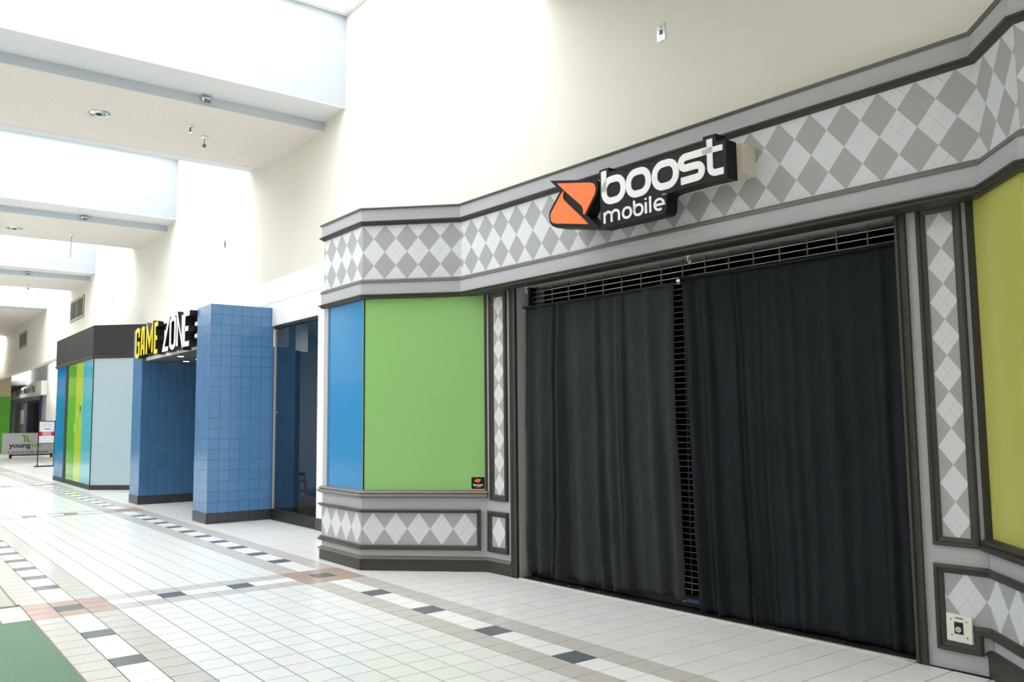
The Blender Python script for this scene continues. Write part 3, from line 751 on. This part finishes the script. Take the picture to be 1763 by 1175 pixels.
# ------------------------------------------------------------------ BOOST MOBILE sign
SMAP = lambda a, b, h: GMAP(gs(a), b, 0.45 + h)     # a = x, b = z
BS = thing('shop_sign', tuple(SMAP(2.75, 2.97, -0.28)), 'black boost mobile sign with orange emblem over the curtained gate', 'sign')
PANEL = [(2.443, 3.441), (2.452, 2.968), (3.045, 2.962)] + arc(3.07, 3.012, 0.045, 0.05, 270, 360, 5) + [(3.118, 3.090), (3.14, 3.106), (3.2, 3.112), (3.46, 3.114), (3.645, 3.106), (3.642, 3.379), (3.560, 3.381), (3.560, 3.440), (3.452, 3.442), (3.454, 3.392),
         (3.31, 3.392), (3.262, 3.378), (3.24, 3.352), (3.215, 3.378), (3.165, 3.391), (3.06, 3.391), (3.01, 3.378), (2.985, 3.354), (2.958, 3.378), (2.905, 3.392), (2.80, 3.392), (2.752, 3.378), (2.727, 3.354), (2.70, 3.382), (2.645, 3.402), (2.545, 3.404), (2.545, 3.441)]
wc = obj('word_can', MB().prism(PANEL, SMAP, -0.12, 0.0), 'sign_black', BS)
def sl_(pts): return [(a, b - (a - 2.5) * 0.004) for a, b in pts]
W = 0.053; T = 0.008
def letter(*paths):
    mb = MB()
    for pts, w, cl_ in paths: stroke(mb, sl_(pts), w, SMAP, 0.0005, T, cl_)
    return obj('letter', mb, 'sign_white', wc)
ring = lambda x0, x1, z0=3.168, z1=3.338, r=0.078: rrect(x0, z0, x1, z1, r, 8)
letter((ring(2.497, 2.699), W, True), ([(2.497, 3.25), (2.497, 3.421)], 0.054, False))
letter((ring(2.753, 2.951), W, True))
letter((ring(3.012, 3.212), W, True))
letter(([(3.49, 3.338), (3.315, 3.338)] + arc(3.30, 3.298, 0.042, 0.040, 90, 270, 8) + [(3.36, 3.258), (3.395, 3.257)] + arc(3.40, 3.213, 0.040, 0.043, 90, -90, 8) + [(3.33, 3.169), (3.255, 3.168)], W, False))
letter(([(3.511, 3.415), (3.511, 3.215)] + arc(3.556, 3.213, 0.045, 0.045, 180, 270, 7) + [(3.622, 3.167)], 0.047, False), ([(3.45, 3.335), (3.618, 3.332)], 0.040, False))
w2 = 0.0195
letter(([(2.497, 3.0), (2.497, 3.088)], w2, False), ([(2.497, 3.055)] + arc(2.535, 3.052, 0.037, 0.034, 170, 0, 8) + [(2.572, 3.0)], w2, False), ([(2.572, 3.052)] + arc(2.612, 3.052, 0.038, 0.034, 170, 0, 8) + [(2.650, 3.0)], w2, False))
letter((rrect(2.692, 3.005, 2.772, 3.082, 0.036, 7), w2, True))
letter((rrect(2.805, 3.005, 2.888, 3.082, 0.036, 7), w2, True), ([(2.806, 3.04), (2.806, 3.120)], w2, False))
letter(([(2.921, 3.0), (2.921, 3.086)], w2, False), ([(2.921, 3.104), (2.921, 3.118)], w2, False))
letter(([(2.964, 3.0), (2.964, 3.122)], w2, False))
letter(([(3.004, 3.042), (3.092, 3.042)] + arc(3.048, 3.044, 0.043, 0.040, 0, 300, 16), w2 * 0.92, False))
obj('trademark_print', text_mb('TM', SMAP, 3.072, 3.102, 0.034, 0.018, 0.003), 'sign_white', wc)
ICON = [(1.865, 3.489), (2.375, 3.383), (2.405, 3.368), (2.425, 3.335), (2.430, 3.300), (2.415, 3.258), (2.297, 3.108), (2.440, 2.974), (1.935, 3.071), (1.885, 3.095), (1.855, 3.135), (1.848, 3.185), (1.858, 3.228), (1.993, 3.376)]
ic = obj('emblem_can', MB().prism(ICON, SMAP, -0.12, 0.0), 'sign_black', BS)
obj('emblem_face', MB().prism([(1.959, 3.443), (2.345, 3.364), (2.378, 3.352), (2.400, 3.328), (2.406, 3.298), (2.396, 3.262), (2.275, 3.113), (2.262, 3.128), (2.262, 3.16), (2.245, 3.195), (2.06, 3.352)], SMAP, 0.0005, T), 'sign_orange', ic)
obj('emblem_face', MB().prism([(2.041, 3.362), (2.018, 3.352), (2.0, 3.335), (1.886, 3.212), (1.873, 3.178), (1.880, 3.14), (1.900, 3.118), (1.94, 3.104), (2.320, 3.029), (2.232, 3.112), (2.045, 3.280), (2.030, 3.305), (2.032, 3.335)], SMAP, 0.0005, T), 'sign_orange', ic)
obj('raceway', MB().prism([(1.95, 3.165), (3.685, 3.150), (3.685, 3.365), (1.95, 3.36)], SMAP, -0.284, -0.121), 'raceway_beige', BS)
obj('raceway_screw', MB().prism(arc(3.64, 3.33, 0.006, 0.006, 0, 320, 8), SMAP, -0.121, -0.116), 'chrome', BS)

# sticker on the green glass
ST = thing('window_sticker', tuple(DMAP(ds(0.348), 0.778, -0.02)), 'little black and orange boost sticker low on the green glass', 'sticker')
TM_ = lambda a, b, h: DMAP(ds(a), b, -0.02 + h)
obj('sticker_base', MB().prism(rrect(0.301, 0.797, 0.394, 0.912, 0.006, 3), TM_, 0.0002, 0.0015), 'sign_black', ST)
obj('sticker_strip', MB().prism([(0.300, 0.777), (0.395, 0.777), (0.395, 0.798), (0.300, 0.798)], TM_, 0.0002, 0.0018), 'sign_orange', ST)
sc = lambda p: (0.345 + (p[0] - 2.14) * 0.088, 0.878 + (p[1] - 3.23) * 0.10)
obj('sticker_emblem', MB().prism([sc(p) for p in [(1.959, 3.443), (2.378, 3.352), (2.406, 3.298), (2.275, 3.113), (2.045, 3.359)]], TM_, 0.0015, 0.002), 'sign_orange', ST)
obj('sticker_emblem', MB().prism([sc(p) for p in [(2.0, 3.335), (1.886, 3.212), (1.880, 3.14), (2.320, 3.029), (2.047, 3.286)]], TM_, 0.0015, 0.002), 'sign_orange', ST)
obj('sticker_print', text_mb('boost', TM_, 0.314, 0.828, 0.068, 0.028, 0.002, 0.03), 'sign_white', ST)
obj('sticker_print', text_mb('mobile', TM_, 0.330, 0.813, 0.036, 0.014, 0.002), 'sign_white', ST)

# ------------------------------------------------------------------ white tile cladding above the shop window
CLD = thing('wall_cladding', (-3.0, YW, 0), 'white square stone cladding around the dark shop window', 'cladding')
obj('cladding_back', MB().box(-9.9, YW - 0.012, 2.9588, XL - 0.002, YW - 0.001, 3.69).box(-3.715, YW - 0.012, 0.16, XL - 0.002, YW - 0.001, 2.96), 'clad_joint', CLD)
cw, ch = 0.6, 0.365
ct = mesh_of('cladding_tile', MB().box(-cw / 2 + 0.0025, -0.012, -ch / 2 + 0.0025, cw / 2 - 0.0025, 0.0, ch / 2 - 0.0025), 'clad_white')
for r in range(2):
    for c in range(14):
        o = bpy.data.objects.new('cladding_tile', ct); o.location = (XL - 0.002 - cw * (c + 0.5), YW - 0.012, 2.9588 + ch * (r + 0.5)); put(o, CLD)
pw = (-XL + 0.002 - 3.715) / -4; pw = (XL - 0.002 + 3.715) / 4; ph = (2.9588 - 0.16) / 7
pt = mesh_of('cladding_tile', MB().box(-pw / 2 + 0.0025, -0.012, -ph / 2 + 0.0025, pw / 2 - 0.0025, 0.0, ph / 2 - 0.0025), 'clad_white')
for r in range(7):
    for c in range(4):
        o = bpy.data.objects.new('cladding_tile', pt); o.location = (-3.715 + pw * (c + 0.5), YW - 0.012, 0.16 + ph * (r + 0.5)); put(o, CLD)
obj('cladding_base', MB().box(-3.73, YW - 0.03, 0, XL - 0.002, YW, 0.16), 'tile_base', CLD)

# ------------------------------------------------------------------ blue tiled pillars and entrance
TB = 0.1545
tile_m = {}
def blue_tile(axis, w, h, m):
    key = (axis, round(w, 4), round(h, 4), m)
    if key not in tile_m:
        g, b, d = 0.0012, 0.0008, 0.006
        o = [(-w / 2 + g, -h / 2 + g), (w / 2 - g, -h / 2 + g), (w / 2 - g, h / 2 - g), (-w / 2 + g, h / 2 - g)]
        t = [(a * (1 - 2 * b / w), c * (1 - 2 * b / h)) for a, c in o]
        if axis == 'front': f = lambda a, c, e: (a, -e, c)
        else: f = lambda a, c, e: (e, a, c)
        mb = MB(); mb.add([f(a, c, 0) for a, c in o] + [f(a, c, d) for a, c in t], [(4, 5, 6, 7), (0, 1, 5, 4), (1, 2, 6, 5), (2, 3, 7, 6), (3, 0, 4, 7)])
        tile_m[key] = mesh_of('wall_tile', mb, m)
    return tile_m[key]
def tiled_face(par, axis, a0, a1, fixed, z1, m):
    rows = int(round(z1 / TB)); th = z1 / rows
    a = a0
    while a < a1 - 0.01:
        w = min(TB, a1 - a)
        for r in range(rows):
            o = bpy.data.objects.new('wall_tile', blue_tile(axis, w, th, 'tile_base' if r == 0 else m))
            z = th * (r + 0.5)
            pr = 0.008 if r == 0 else 0.0
            o.location = (a + w / 2, fixed - pr, z) if axis == 'front' else (fixed + pr, a + w / 2, z)
            put(o, par)
        a += w
ZP = 3.2452; YP = 2.7331
PA = thing('tiled_pillar', (-5.72, 2.9, 0), 'nearer blue tiled pillar beside the dark shop window', 'pillar', 'blue tiled entrance pillars')
obj('pillar_core', MB().box(-6.046, YP, 0, -5.401, 4.06, ZP), 'blue_grout', PA)
tiled_face(PA, 'front', -6.046, -5.395, YP, ZP, 'tile_blue')
tiled_face(PA, 'side', YP, YW - 0.01, -5.401, ZP, 'tile_blue')
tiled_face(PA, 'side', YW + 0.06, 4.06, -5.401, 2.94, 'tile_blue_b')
PB = thing('tiled_pillar', (-9.6, 2.9, 0), 'farther blue tiled pillar on the left of the game zone entrance', 'pillar', 'blue tiled entrance pillars')
obj('pillar_core', MB().box(-9.922, YP, 0, -9.275, 4.32, ZP), 'blue_grout', PB)
tiled_face(PB, 'front', -9.922, -9.269, YP, ZP, 'tile_blue')
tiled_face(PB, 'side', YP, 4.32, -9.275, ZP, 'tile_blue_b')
EN = thing('entrance_canopy', (-7.65, 3.4, 2.6), 'dark boxed canopy over the entrance between the blue pillars', 'canopy')
obj('soffit', MB().box(-9.262, 2.80, 2.625, -6.052, 4.30, 2.645), 'portal_soffit', EN)
obj('fascia', MB().box(-9.262, 2.815, 2.645, -6.052, 2.90, 3.235), 'kiosk_black', EN)
obj('fascia_edge', MB().box(-9.262, 2.79, 2.6255, -6.052, 2.815, 2.69), 'portal_fascia', EN)
obj('roof_cap', MB().box(-9.262, 2.80, 3.235, -6.052, YW, 3.25), 'portal_fascia', EN)
for x, y, lb in ((-7.79, 2.99, 'nearest'), (-8.3, 3.45, 'middle'), (-8.95, 3.42, 'farthest')):
    t = thing('canopy_light', (x, y, 2.625), 'small round downlight under the entrance canopy, %s of three' % lb, 'light', 'canopy downlights')
    obj('trim_ring', MB().lathe((x, y, 2.625), [(0.085, 0.0), (0.085, -0.006), (0.06, -0.008)], 20), 'chrome', t)
    obj('lens', MB().lathe((x, y, 2.619), [(0.055, 0.0), (0.05, -0.004)], 16), 'lamp_glow', t)
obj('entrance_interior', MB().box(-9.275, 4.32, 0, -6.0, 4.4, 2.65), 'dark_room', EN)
# GAME ZONE letters
GZ = thing('entrance_sign', (-7.8, 2.75, 2.67), 'yellow and white game zone channel letters over the entrance', 'sign')
ZMAP = plane_map((0, 2.65, 0), (1, 0, 0), (0, -1, 0))
Z0, ZH, LW = 2.672, 0.553, 0.075
GLY = {
    'G': [[(1, .70), (1, .93), (.75, 1), (.25, 1), (0, .93), (0, .07), (.25, 0), (.75, 0), (1, .07), (1, .47), (.55, .47)]],
    'A': [[(0, 0), (.2, .93), (.35, 1), (.65, 1), (.8, .93), (1, 0)], [(.1, .3), (.9, .3)]],
    'M': [[(0, 0), (0, 1), (.5, .32), (1, 1), (1, 0)]],
    'E': [[(1, 1), (0, 1), (0, 0), (1, 0)], [(0, .5), (.8, .5)]],
    'Z': [[(0, 1), (1, 1), (0, 0), (1, 0)]],
    'O': [[(0, .1), (0, .9), (.3, 1), (.7, 1), (1, .9), (1, .1), (.7, 0), (.3, 0)]],
    'N': [[(0, 0), (0, 1), (1, 0), (1, 1)]],
}
def zletter(ch, x0, x1, face):
    can, fc = MB(), MB(); lw = LW
    for p in GLY[ch]:
        q = [(x0 + lw / 2 + a * (x1 - x0 - lw), Z0 + lw / 2 + b * (ZH - lw)) for a, b in p]
        stroke(can, q, lw + 0.012, ZMAP, -0.135, 0.0, ch == 'O'); stroke(fc, q, lw, ZMAP, 0.0005, 0.008, ch == 'O')
    L = obj('letter', can, 'letter_can', GZ)
    obj('letter_face', fc, face, L)
for ch, a, b in (('G', -9.46, -9.17), ('A', -9.08, -8.80), ('M', -8.71, -8.27), ('E', -8.18, -7.93)): zletter(ch, a, b, 'letter_yellow')
for ch, a, b in (('Z', -7.64, -7.28), ('O', -7.24, -6.90), ('N', -6.85, -6.50), ('E', -6.48, -6.15)): zletter(ch, a, b, 'sign_white')
QMAP = plane_map((0, 2.76, 0), (1, 0, 0), (0, -1, 0))
def bracket(x0, x1, z0, z1, flip, m):
    p = [(x0, z1 - 0.04), (x1 - 0.03, z1 - 0.04), (x1 - 0.03, z0 + 0.04), (x0, z0 + 0.04)]
    if flip: p = [(x1, z1 - 0.04), (x0 + 0.03, z1 - 0.04), (x0 + 0.03, z0 + 0.04), (x1, z0 + 0.04)]
    c = MB(); stroke(c, p, 0.075, QMAP, -0.02, 0.0); L = obj('bracket', c, 'letter_can', GZ)
    f = MB(); stroke(f, p, 0.06, QMAP, 0.0005, 0.006); obj('bracket_face', f, m, L)
bracket(-6.26, -6.06, 2.79, 3.06, False, 'sign_white')
bracket(-7.96, -7.72, 2.80, 3.08, True, 'sign_white')

# ------------------------------------------------------------------ dark shop window and what stands behind it
WN = thing('window_6', (-4.55, YW, 0), 'tall dark shop window between the blue pillar and white wall', kind='structure')
wx0, wx1 = -5.385, -3.715
obj('pane', MB().box(wx0 + 0.01, YW + 0.03, 0.16, wx1 - 0.012, YW + 0.04, 2.94), 'pane_grey', WN)
obj('base_rail', MB().box(wx0 + 0.01, YW - 0.012, 0, wx1, YW + 0.08, 0.16), 'black_rail', WN)
obj('head_rail', MB().box(wx0 + 0.01, YW - 0.005, 2.915, wx1, YW + 0.08, 2.9585), 'black_rail', WN)
obj('edge_channel', MB().box(wx1 - 0.012, YW + 0.01, 0.16, wx1, YW + 0.06, 2.915), 'black_rail', WN)
obj('edge_trim', MB().box(wx0 + 0.002, YW + 0.015, 0.16, wx0 + 0.012, YW + 0.055, 2.94), 'steel', WN)
obj('glass_dot', MB().lathe((-5.28, YW + 0.03, 1.62), [(0.012, 0), (0.012, -0.003)], 10, 'y'), 'sign_white', WN)
rmb = MB()
rmb.box(-8.0, 7.6, 0, -2.2, 7.7, 3.2).box(-2.2, YW + 0.26, 0, -2.1, 7.7, 3.2).box(-8.1, 4.56, 0, -8.0, 7.7, 3.2).box(-8.1, YW + 0.26, 3.1, -2.1, 7.7, 3.2)
obj('shop_room', rmb, 'dim_room', WN)
obj('shop_shelf', MB().box(-7.9, 6.2, 1.0, -2.3, 6.9, 1.06).box(-7.9, 6.2, 2.55, -2.3, 7.5, 2.6), 'dim_room', WN)
cx, cy, bh = -5.25, 4.38, 0.31
bx = thing('cardboard_box', (cx, cy, 0), 'plain brown cardboard box on the floor behind the dark window', 'box')
obj('box_body', MB().box(cx - 0.21, cy - 0.22, 0.0, cx + 0.21, cy + 0.22, bh), 'cardboard', bx)
for dy in (-0.215, 0.005):
    obj('box_flap', MB().box(cx - 0.205, cy + dy, bh + 0.0005, cx + 0.205, cy + dy + 0.21, bh + 0.006), 'cardboard', bx)
hx, hy, hs = -6.62, 4.85, 0.62
ch = thing('wooden_chair', (hx, hy, 0), 'low brown wooden chair seen dimly behind the dark window', 'chair')
for sx in (-1, 1):
    obj('leg', MB().tube([(hx + sx * 0.2 * hs, hy + 0.2 * hs, 0), (hx + sx * 0.19 * hs, hy + 0.19 * hs, 0.46 * hs)], 0.02, 8), 'wood_brown', ch)
    obj('back_post', MB().tube([(hx + sx * 0.27 * hs, hy - 0.22 * hs, 0), (hx + sx * 0.26 * hs, hy - 0.18 * hs, 0.46 * hs), (hx + sx * 0.24 * hs, hy - 0.24 * hs, 0.98 * hs)], 0.026, 8), 'wood_brown', ch)
obj('seat', MB().box(hx - 0.28 * hs, hy - 0.18 * hs, 0.45 * hs, hx + 0.28 * hs, hy + 0.23 * hs, 0.5 * hs), 'wood_brown', ch)
for z, hh in ((0.94, 0.09), (0.74, 0.06)):
    obj('back_rail', MB().box(hx - 0.24 * hs, hy - 0.25 * hs, (z - hh / 2) * hs, hx + 0.24 * hs, hy - 0.2 * hs, (z + hh / 2) * hs), 'wood_brown', ch)
gx, gyy, gz = -5.2, 4.40, bh + 0.006
bgm = MB().lathe((gx, gyy, gz), [(0.15, 0.0), (0.185, 0.03), (0.18, 0.08), (0.12, 0.12), (0.04, 0.135)], 20)
bgm.v = [(x, y, z + 0.014 * math.sin(x * 30) * math.cos(y * 25) * (z > gz + 0.05)) for x, y, z in bgm.v]
bg_ = thing('blue_bag', (gx, gyy, gz), 'slumped dark blue bag on the cardboard box behind the window', 'bag')
obj('bag_body', bgm, 'blue_bag', bg_, smooth=True)
obj('bag_tie', MB().tube([(gx, gyy, gz + 0.125), (gx + 0.01, gyy + 0.01, gz + 0.165)], [0.035, 0.02], 8), 'blue_bag', bg_)

# ------------------------------------------------------------------ black banded shop farther along
KY, KX0, KX1 = 2.79, -18.35, -13.76
KD = YW - KY - 0.002
KK = thing('corner_shop', (-15.8, 3.2, 0), 'shop with a black top band and cyan, lime and green glass', 'shopfront')
KP = [(KX0, YW - 0.002), (KX0, KY), (KX1, KY), (KX1 + KD, YW - 0.002)]
kb = lambda nm, prof, m, **k: obj(nm, MB().sweep(KP, prof, XYZ), m, KK, **k)
kb('top_band', [(-0.12, 2.99), (-0.12, 3.71), (0.03, 3.71), (0.03, 2.99)], 'kiosk_black')
kb('band_moulding', [(-0.05, 2.955), (-0.05, 3.02), (0.05, 3.02), (0.06, 2.995), (0.02, 2.955)], 'kiosk_black')
kb('base_rail', [(-0.06, 0.0), (-0.06, 0.105), (0.012, 0.105), (0.012, 0.0)], 'kiosk_base')
obj('roof', MB().prism(KP, XYZ, 3.70, 3.715), 'kiosk_black', KK)
def kpane(x0, x1, m, lb): obj('glass_panel', MB().box(x0, KY, 0.10, x1, KY + 0.012, 2.97), m, KK, label=lb)
kpane(KX0 + 0.01, -17.0, 'glass_blue', 'deep blue glass panel'); kpane(-16.73, -15.69, 'glass_leaf', 'green glass panel')
kpane(-15.69, -14.9, 'glass_lime', 'lime glass panel'); kpane(-14.9, KX1, 'glass_cyan', 'cyan glass panel')
obj('door_post', MB().box(-17.0, KY - 0.015, 0.0, -16.73, KY + 0.05, 3.0), 'kiosk_black', KK)
KM = plane_map((KX1, KY, 0), (1, 1, 0), (1, -1, 0)); kl = KD * math.sqrt(2)
obj('glass_panel', MB().prism([(0, 0.10), (kl, 0.10), (kl, 2.97), (0, 2.97)], KM, -0.012, 0.0), 'glass_pale', KK, label='pale grey-blue panel on the angled side')
obj('corner_strip', MB().tube([(KX1, KY - 0.002, 0.1), (KX1, KY - 0.002, 2.96)], 0.012, 8), 'kiosk_black', KK)
# faint leaf print on the green and lime glass
fm = plane_map((0, KY, 0), (1, 0, 0), (0, -1, 0))
mat('leaf_print', (158, 200, 92), 0.2, 0.4)
lf = MB()
for (a, z, r, rot) in ((-15.35, 1.75, 0.34, 20), (-15.0, 1.95, 0.30, 70), (-15.65, 1.35, 0.26, -30), (-15.05, 1.45, 0.26, 110)):
    c_, s_ = math.cos(math.radians(rot)), math.sin(math.radians(rot))
    pts = [(r * math.cos(t), 0.42 * r * math.sin(t) * abs(math.sin(t)) ** 0.4) for t in [2 * math.pi * q / 20 for q in range(20)]]
    lf.prism([(a + p * c_ - q * s_, z + p * s_ + q * c_) for p, q in pts], fm, 0.0005, 0.0015)
obj('leaf_print', lf, 'leaf_print', KK)

# ------------------------------------------------------------------ recess and shop at the far end
obj('wall_recess', MB().box(X0, 6.0, 0, -19.8, 6.25, 5.6).box(-20.0, YW + 0.25, 0, -19.8, 6.0, 5.6), 'bluegrey_wall', label='pale wall of the recess beyond the black banded shop', kind='structure')
obj('ceiling_recess', MB().box(X0, YW + 0.25, 4.9, -19.8, 6.0, 5.0), 'white_paint', label='white ceiling of the far recess', kind='structure')
obj('trim_1', MB().box(-40.5, 5.9, 0, -36.0, 6.0, 4.6), 'white_paint', label='broad white pier right of the far shop door', kind='structure')
ew = obj('wall_end', MB().box(-44.3, YO, 0, -44.0, 4.78, 2.95), 'green_wall', label='green lower wall closing the far end of the mall', kind='structure')
obj('upper_band', MB().box(-44.3, YO, 2.95, -44.0, 4.76, 4.02), 'beige_wall', ew)
obj('dark_band', MB().box(-44.3, YO, 4.02, -43.95, 4.76, 4.63), 'brown_band', ew)
obj('top_band', MB().box(-44.3, YO, 4.63, -44.0, YW, 5.6), 'beige_wall', ew)
obj('wall_back', MB().box(X0 - 0.2, YO, 0, X0, 9.0, 7.8), 'cream_paint', label='last wall behind the far shop', kind='structure')
FS = thing('far_shop', (-46.0, 5.9, 0), 'small distant shop with white lettered canopy and glass doors', 'shopfront')
YF = 5.98
obj('canopy', MB().prism([(-54.5, 2.99), (-41.0, 2.96), (-41.0, 3.68), (-43.0, 3.72), (-54.5, 3.27)], plane_map((0, YF, 0), (1, 0, 0), (0, -1, 0)), 0, 0.25), 'white_paint', FS)
obj('canopy_lettering', text_mb('You Were Made For This!', plane_map((0, YF - 0.25, 0), (1, 0, 0), (0, -1, 0)), -49.9, 3.18, 6.9, 0.52, 0.006, 0.02), 'black_print', FS, kind='stuff')
obj('door_wall', MB().box(-54.0, YF - 0.02, 0, -42.2, YF, 2.97), 'bluegrey_wall', FS)
obj('frame', MB().box(-42.6, YF - 0.08, 0, -42.2, YF - 0.02, 2.95).box(-46.6, YF - 0.08, 0, -46.2, YF - 0.02, 2.75).box(-46.2, YF - 0.08, 2.6, -42.6, YF - 0.02, 2.75), 'indigo_frame', FS)
obj('door_leaf', MB().box(-44.3, YF - 0.07, 0, -42.6, YF - 0.03, 2.6), 'dark_room', FS)
obj('door_leaf', MB().box(-46.2, YF - 0.07, 0, -44.6, YF - 0.03, 2.6), 'black_rail', FS)
obj('side_pane', MB().box(-51.0, YF - 0.06, 0.3, -47.0, YF - 0.03, 2.7), 'dim_room', FS)
obj('notice', MB().box(-49.2, YF - 0.075, 1.5, -48.0, YF - 0.06, 2.3).box(-52.6, YF - 0.075, 0.9, -51.6, YF - 0.06, 2.4), 'poster_white', FS)
obj('drum', MB().lathe((-49.2, 5.9, 3.74), [(0.0, 0.0), (1.25, 0.0), (1.25, 0.75), (1.1, 0.92), (0.6, 0.97), (0.0, 0.97)], 28), 'white_paint', FS, smooth=True)
fg = thing('hanging_banner', (-52.8, 5.5, 3.1), 'tall lime and navy banner beside the far canopy', 'banner')
obj('banner_lime', MB().box(-53.3, 5.3, 3.2, -52.6, 5.33, 4.62), 'lime_flag', fg)
obj('banner_navy', MB().box(-52.6, 5.3, 3.2, -51.0, 5.33, 4.55), 'navy_flag', fg)
fx = thing('ceiling_fixture', (-39.3, 3.1, 5.53), 'bright long ceiling light at the far end', 'light')
obj('fixture_body', MB().box(-41.1, 2.5, 5.53, -37.5, 3.67, 5.582), 'white_paint', fx)
obj('fixture_lens', MB().box(-41.0, 2.6, 5.52, -37.6, 3.62, 5.531), 'fixture_glow', fx)
# banner stand
BN = thing('banner_stand', (-36.0, 4.4, 0), 'grey young life banner standing across the far doorway', 'banner')
bm_ = plane_map((-36.0, 0, 0), (0, 1, 0), (1, 0, 0))
obj('banner_sheet', MB().box(-36.03, 3.56, 0.18, -36.0, 5.9, 1.10), 'banner_cloth', BN)
for y in (3.9, 5.5): obj('foot', MB().box(-36.12, y - 0.04, 0, -35.9, y + 0.04, 0.18), 'black_rail', BN)
obj('rail', MB().box(-36.05, 3.9, 0.10, -35.98, 5.5, 0.16), 'black_rail', BN)
obj('lettering', text_mb('young', bm_, 3.83, 0.46, 0.84, 0.30, 0.006, 0.025), 'navy_print', BN)
obj('lettering', text_mb('life', bm_, 4.71, 0.46, 0.42, 0.30, 0.006), 'green_print', BN)
obj('lettering', text_mb('A PLACE FOR TEENS', bm_, 3.77, 0.21, 1.60, 0.13, 0.006, 0.01), 'grey_print', BN)
em = MB()
em.prism([(4.30, 1.03), (4.37, 1.03), (4.41, 0.98), (4.47, 0.98), (4.47, 0.70), (4.40, 0.70), (4.40, 0.90)], bm_, 0.002, 0.006)
em.prism([(4.51, 0.98), (4.58, 0.98), (4.58, 0.76), (4.66, 0.76), (4.69, 0.70), (4.51, 0.70)], bm_, 0.002, 0.006)
obj('emblem', em, 'green_print', BN)
# poster stand
PS = thing('poster_stand', (-26.4, 3.8, 0), 'thin poster stand with a red striped white notice', 'sign')
pm = plane_map((-26.4, 0, 0), (0, 1, 0), (1, 0, 0))
obj('base', MB().box(-26.55, 3.48, 0, -26.25, 4.10, 0.04), 'stand_dark', PS)
obj('post', MB().box(-26.42, 3.555, 0.04, -26.38, 3.585, 1.6), 'stand_dark', PS)
obj('post', MB().box(-26.42, 4.055, 0.04, -26.38, 4.085, 1.6), 'stand_dark', PS)
fr = obj('frame', MB().sweep([(3.555, 0.80), (3.555, 1.60), (4.085, 1.60), (4.085, 0.80)], [(0, -0.01), (0, 0.012), (0.025, 0.012), (0.025, -0.01)], pm, True), 'stand_dark', PS)
po = obj('poster', MB().box(-26.408, 3.57, 0.815, -26.398, 4.07, 1.585), 'poster_white', PS)
obj('red_stripe', MB().box(-26.398, 3.58, 1.075, -26.394, 4.06, 1.215), 'red_print', po)
ln = MB()
for z, a, b, h in ((1.55, 3.62, 4.02, 0.012), (1.47, 3.66, 3.98, 0.03), (1.40, 3.66, 3.98, 0.026), (1.03, 3.62, 4.0, 0.01), (0.98, 3.62, 4.02, 0.01), (0.92, 3.60, 4.02, 0.012), (0.87, 3.62, 3.95, 0.01)):
    y = a
    while y < b:
        w = random.uniform(0.02, 0.06); ln.box(-26.398, y, z - h / 2, -26.395, min(b, y + w), z + h / 2); y += w + 0.012
obj('print_lines', ln, 'bluegrey_wall', po)
obj('print_arrow', MB().prism([(3.72, 1.30), (3.95, 1.30), (3.92, 1.325), (3.75, 1.325)], pm, 0.002, 0.006), 'black_print', po)
wl = MB()
for z, a, b in ((1.19, 3.70, 3.96), (1.145, 3.68, 3.98), (1.10, 3.70, 3.96)):
    y = a
    while y < b:
        w = random.uniform(0.02, 0.05); wl.box(-26.394, y, z - 0.012, -26.392, min(b, y + w), z + 0.012); y += w + 0.012
obj('print_lines', wl, 'poster_white', po)

# added ceiling lamps that brighten the far recess and the dim shop behind the window
for x, lb in ((-28.0, 'nearest'), (-38.0, 'middle'), (-48.0, 'farthest')):
    t = thing('recess_fill_lamp', (x, 4.9, 4.86), 'added square fill lamp in the far recess, %s of three' % lb, 'light', 'added recess lamps')
    obj('housing', MB().box(x - 1.25, 4.3, 4.86, x + 1.25, 5.5, 4.899), 'white_paint', t)
    obj('diffuser', MB().box(x - 1.2, 4.35, 4.85, x + 1.2, 5.45, 4.861), 'fixture_glow', t)
t = thing('shop_fill_lamp', (-5.0, 5.6, 3.05), 'added fill lamp for the dim shop behind the dark window', 'light')  # added to light the room seen through the pane
obj('housing', MB().box(-5.9, 5.2, 3.06, -4.1, 6.0, 3.099), 'white_paint', t)
obj('diffuser', MB().box(-5.85, 5.25, 3.05, -4.15, 5.95, 3.061), 'shop_fill_glow', t)
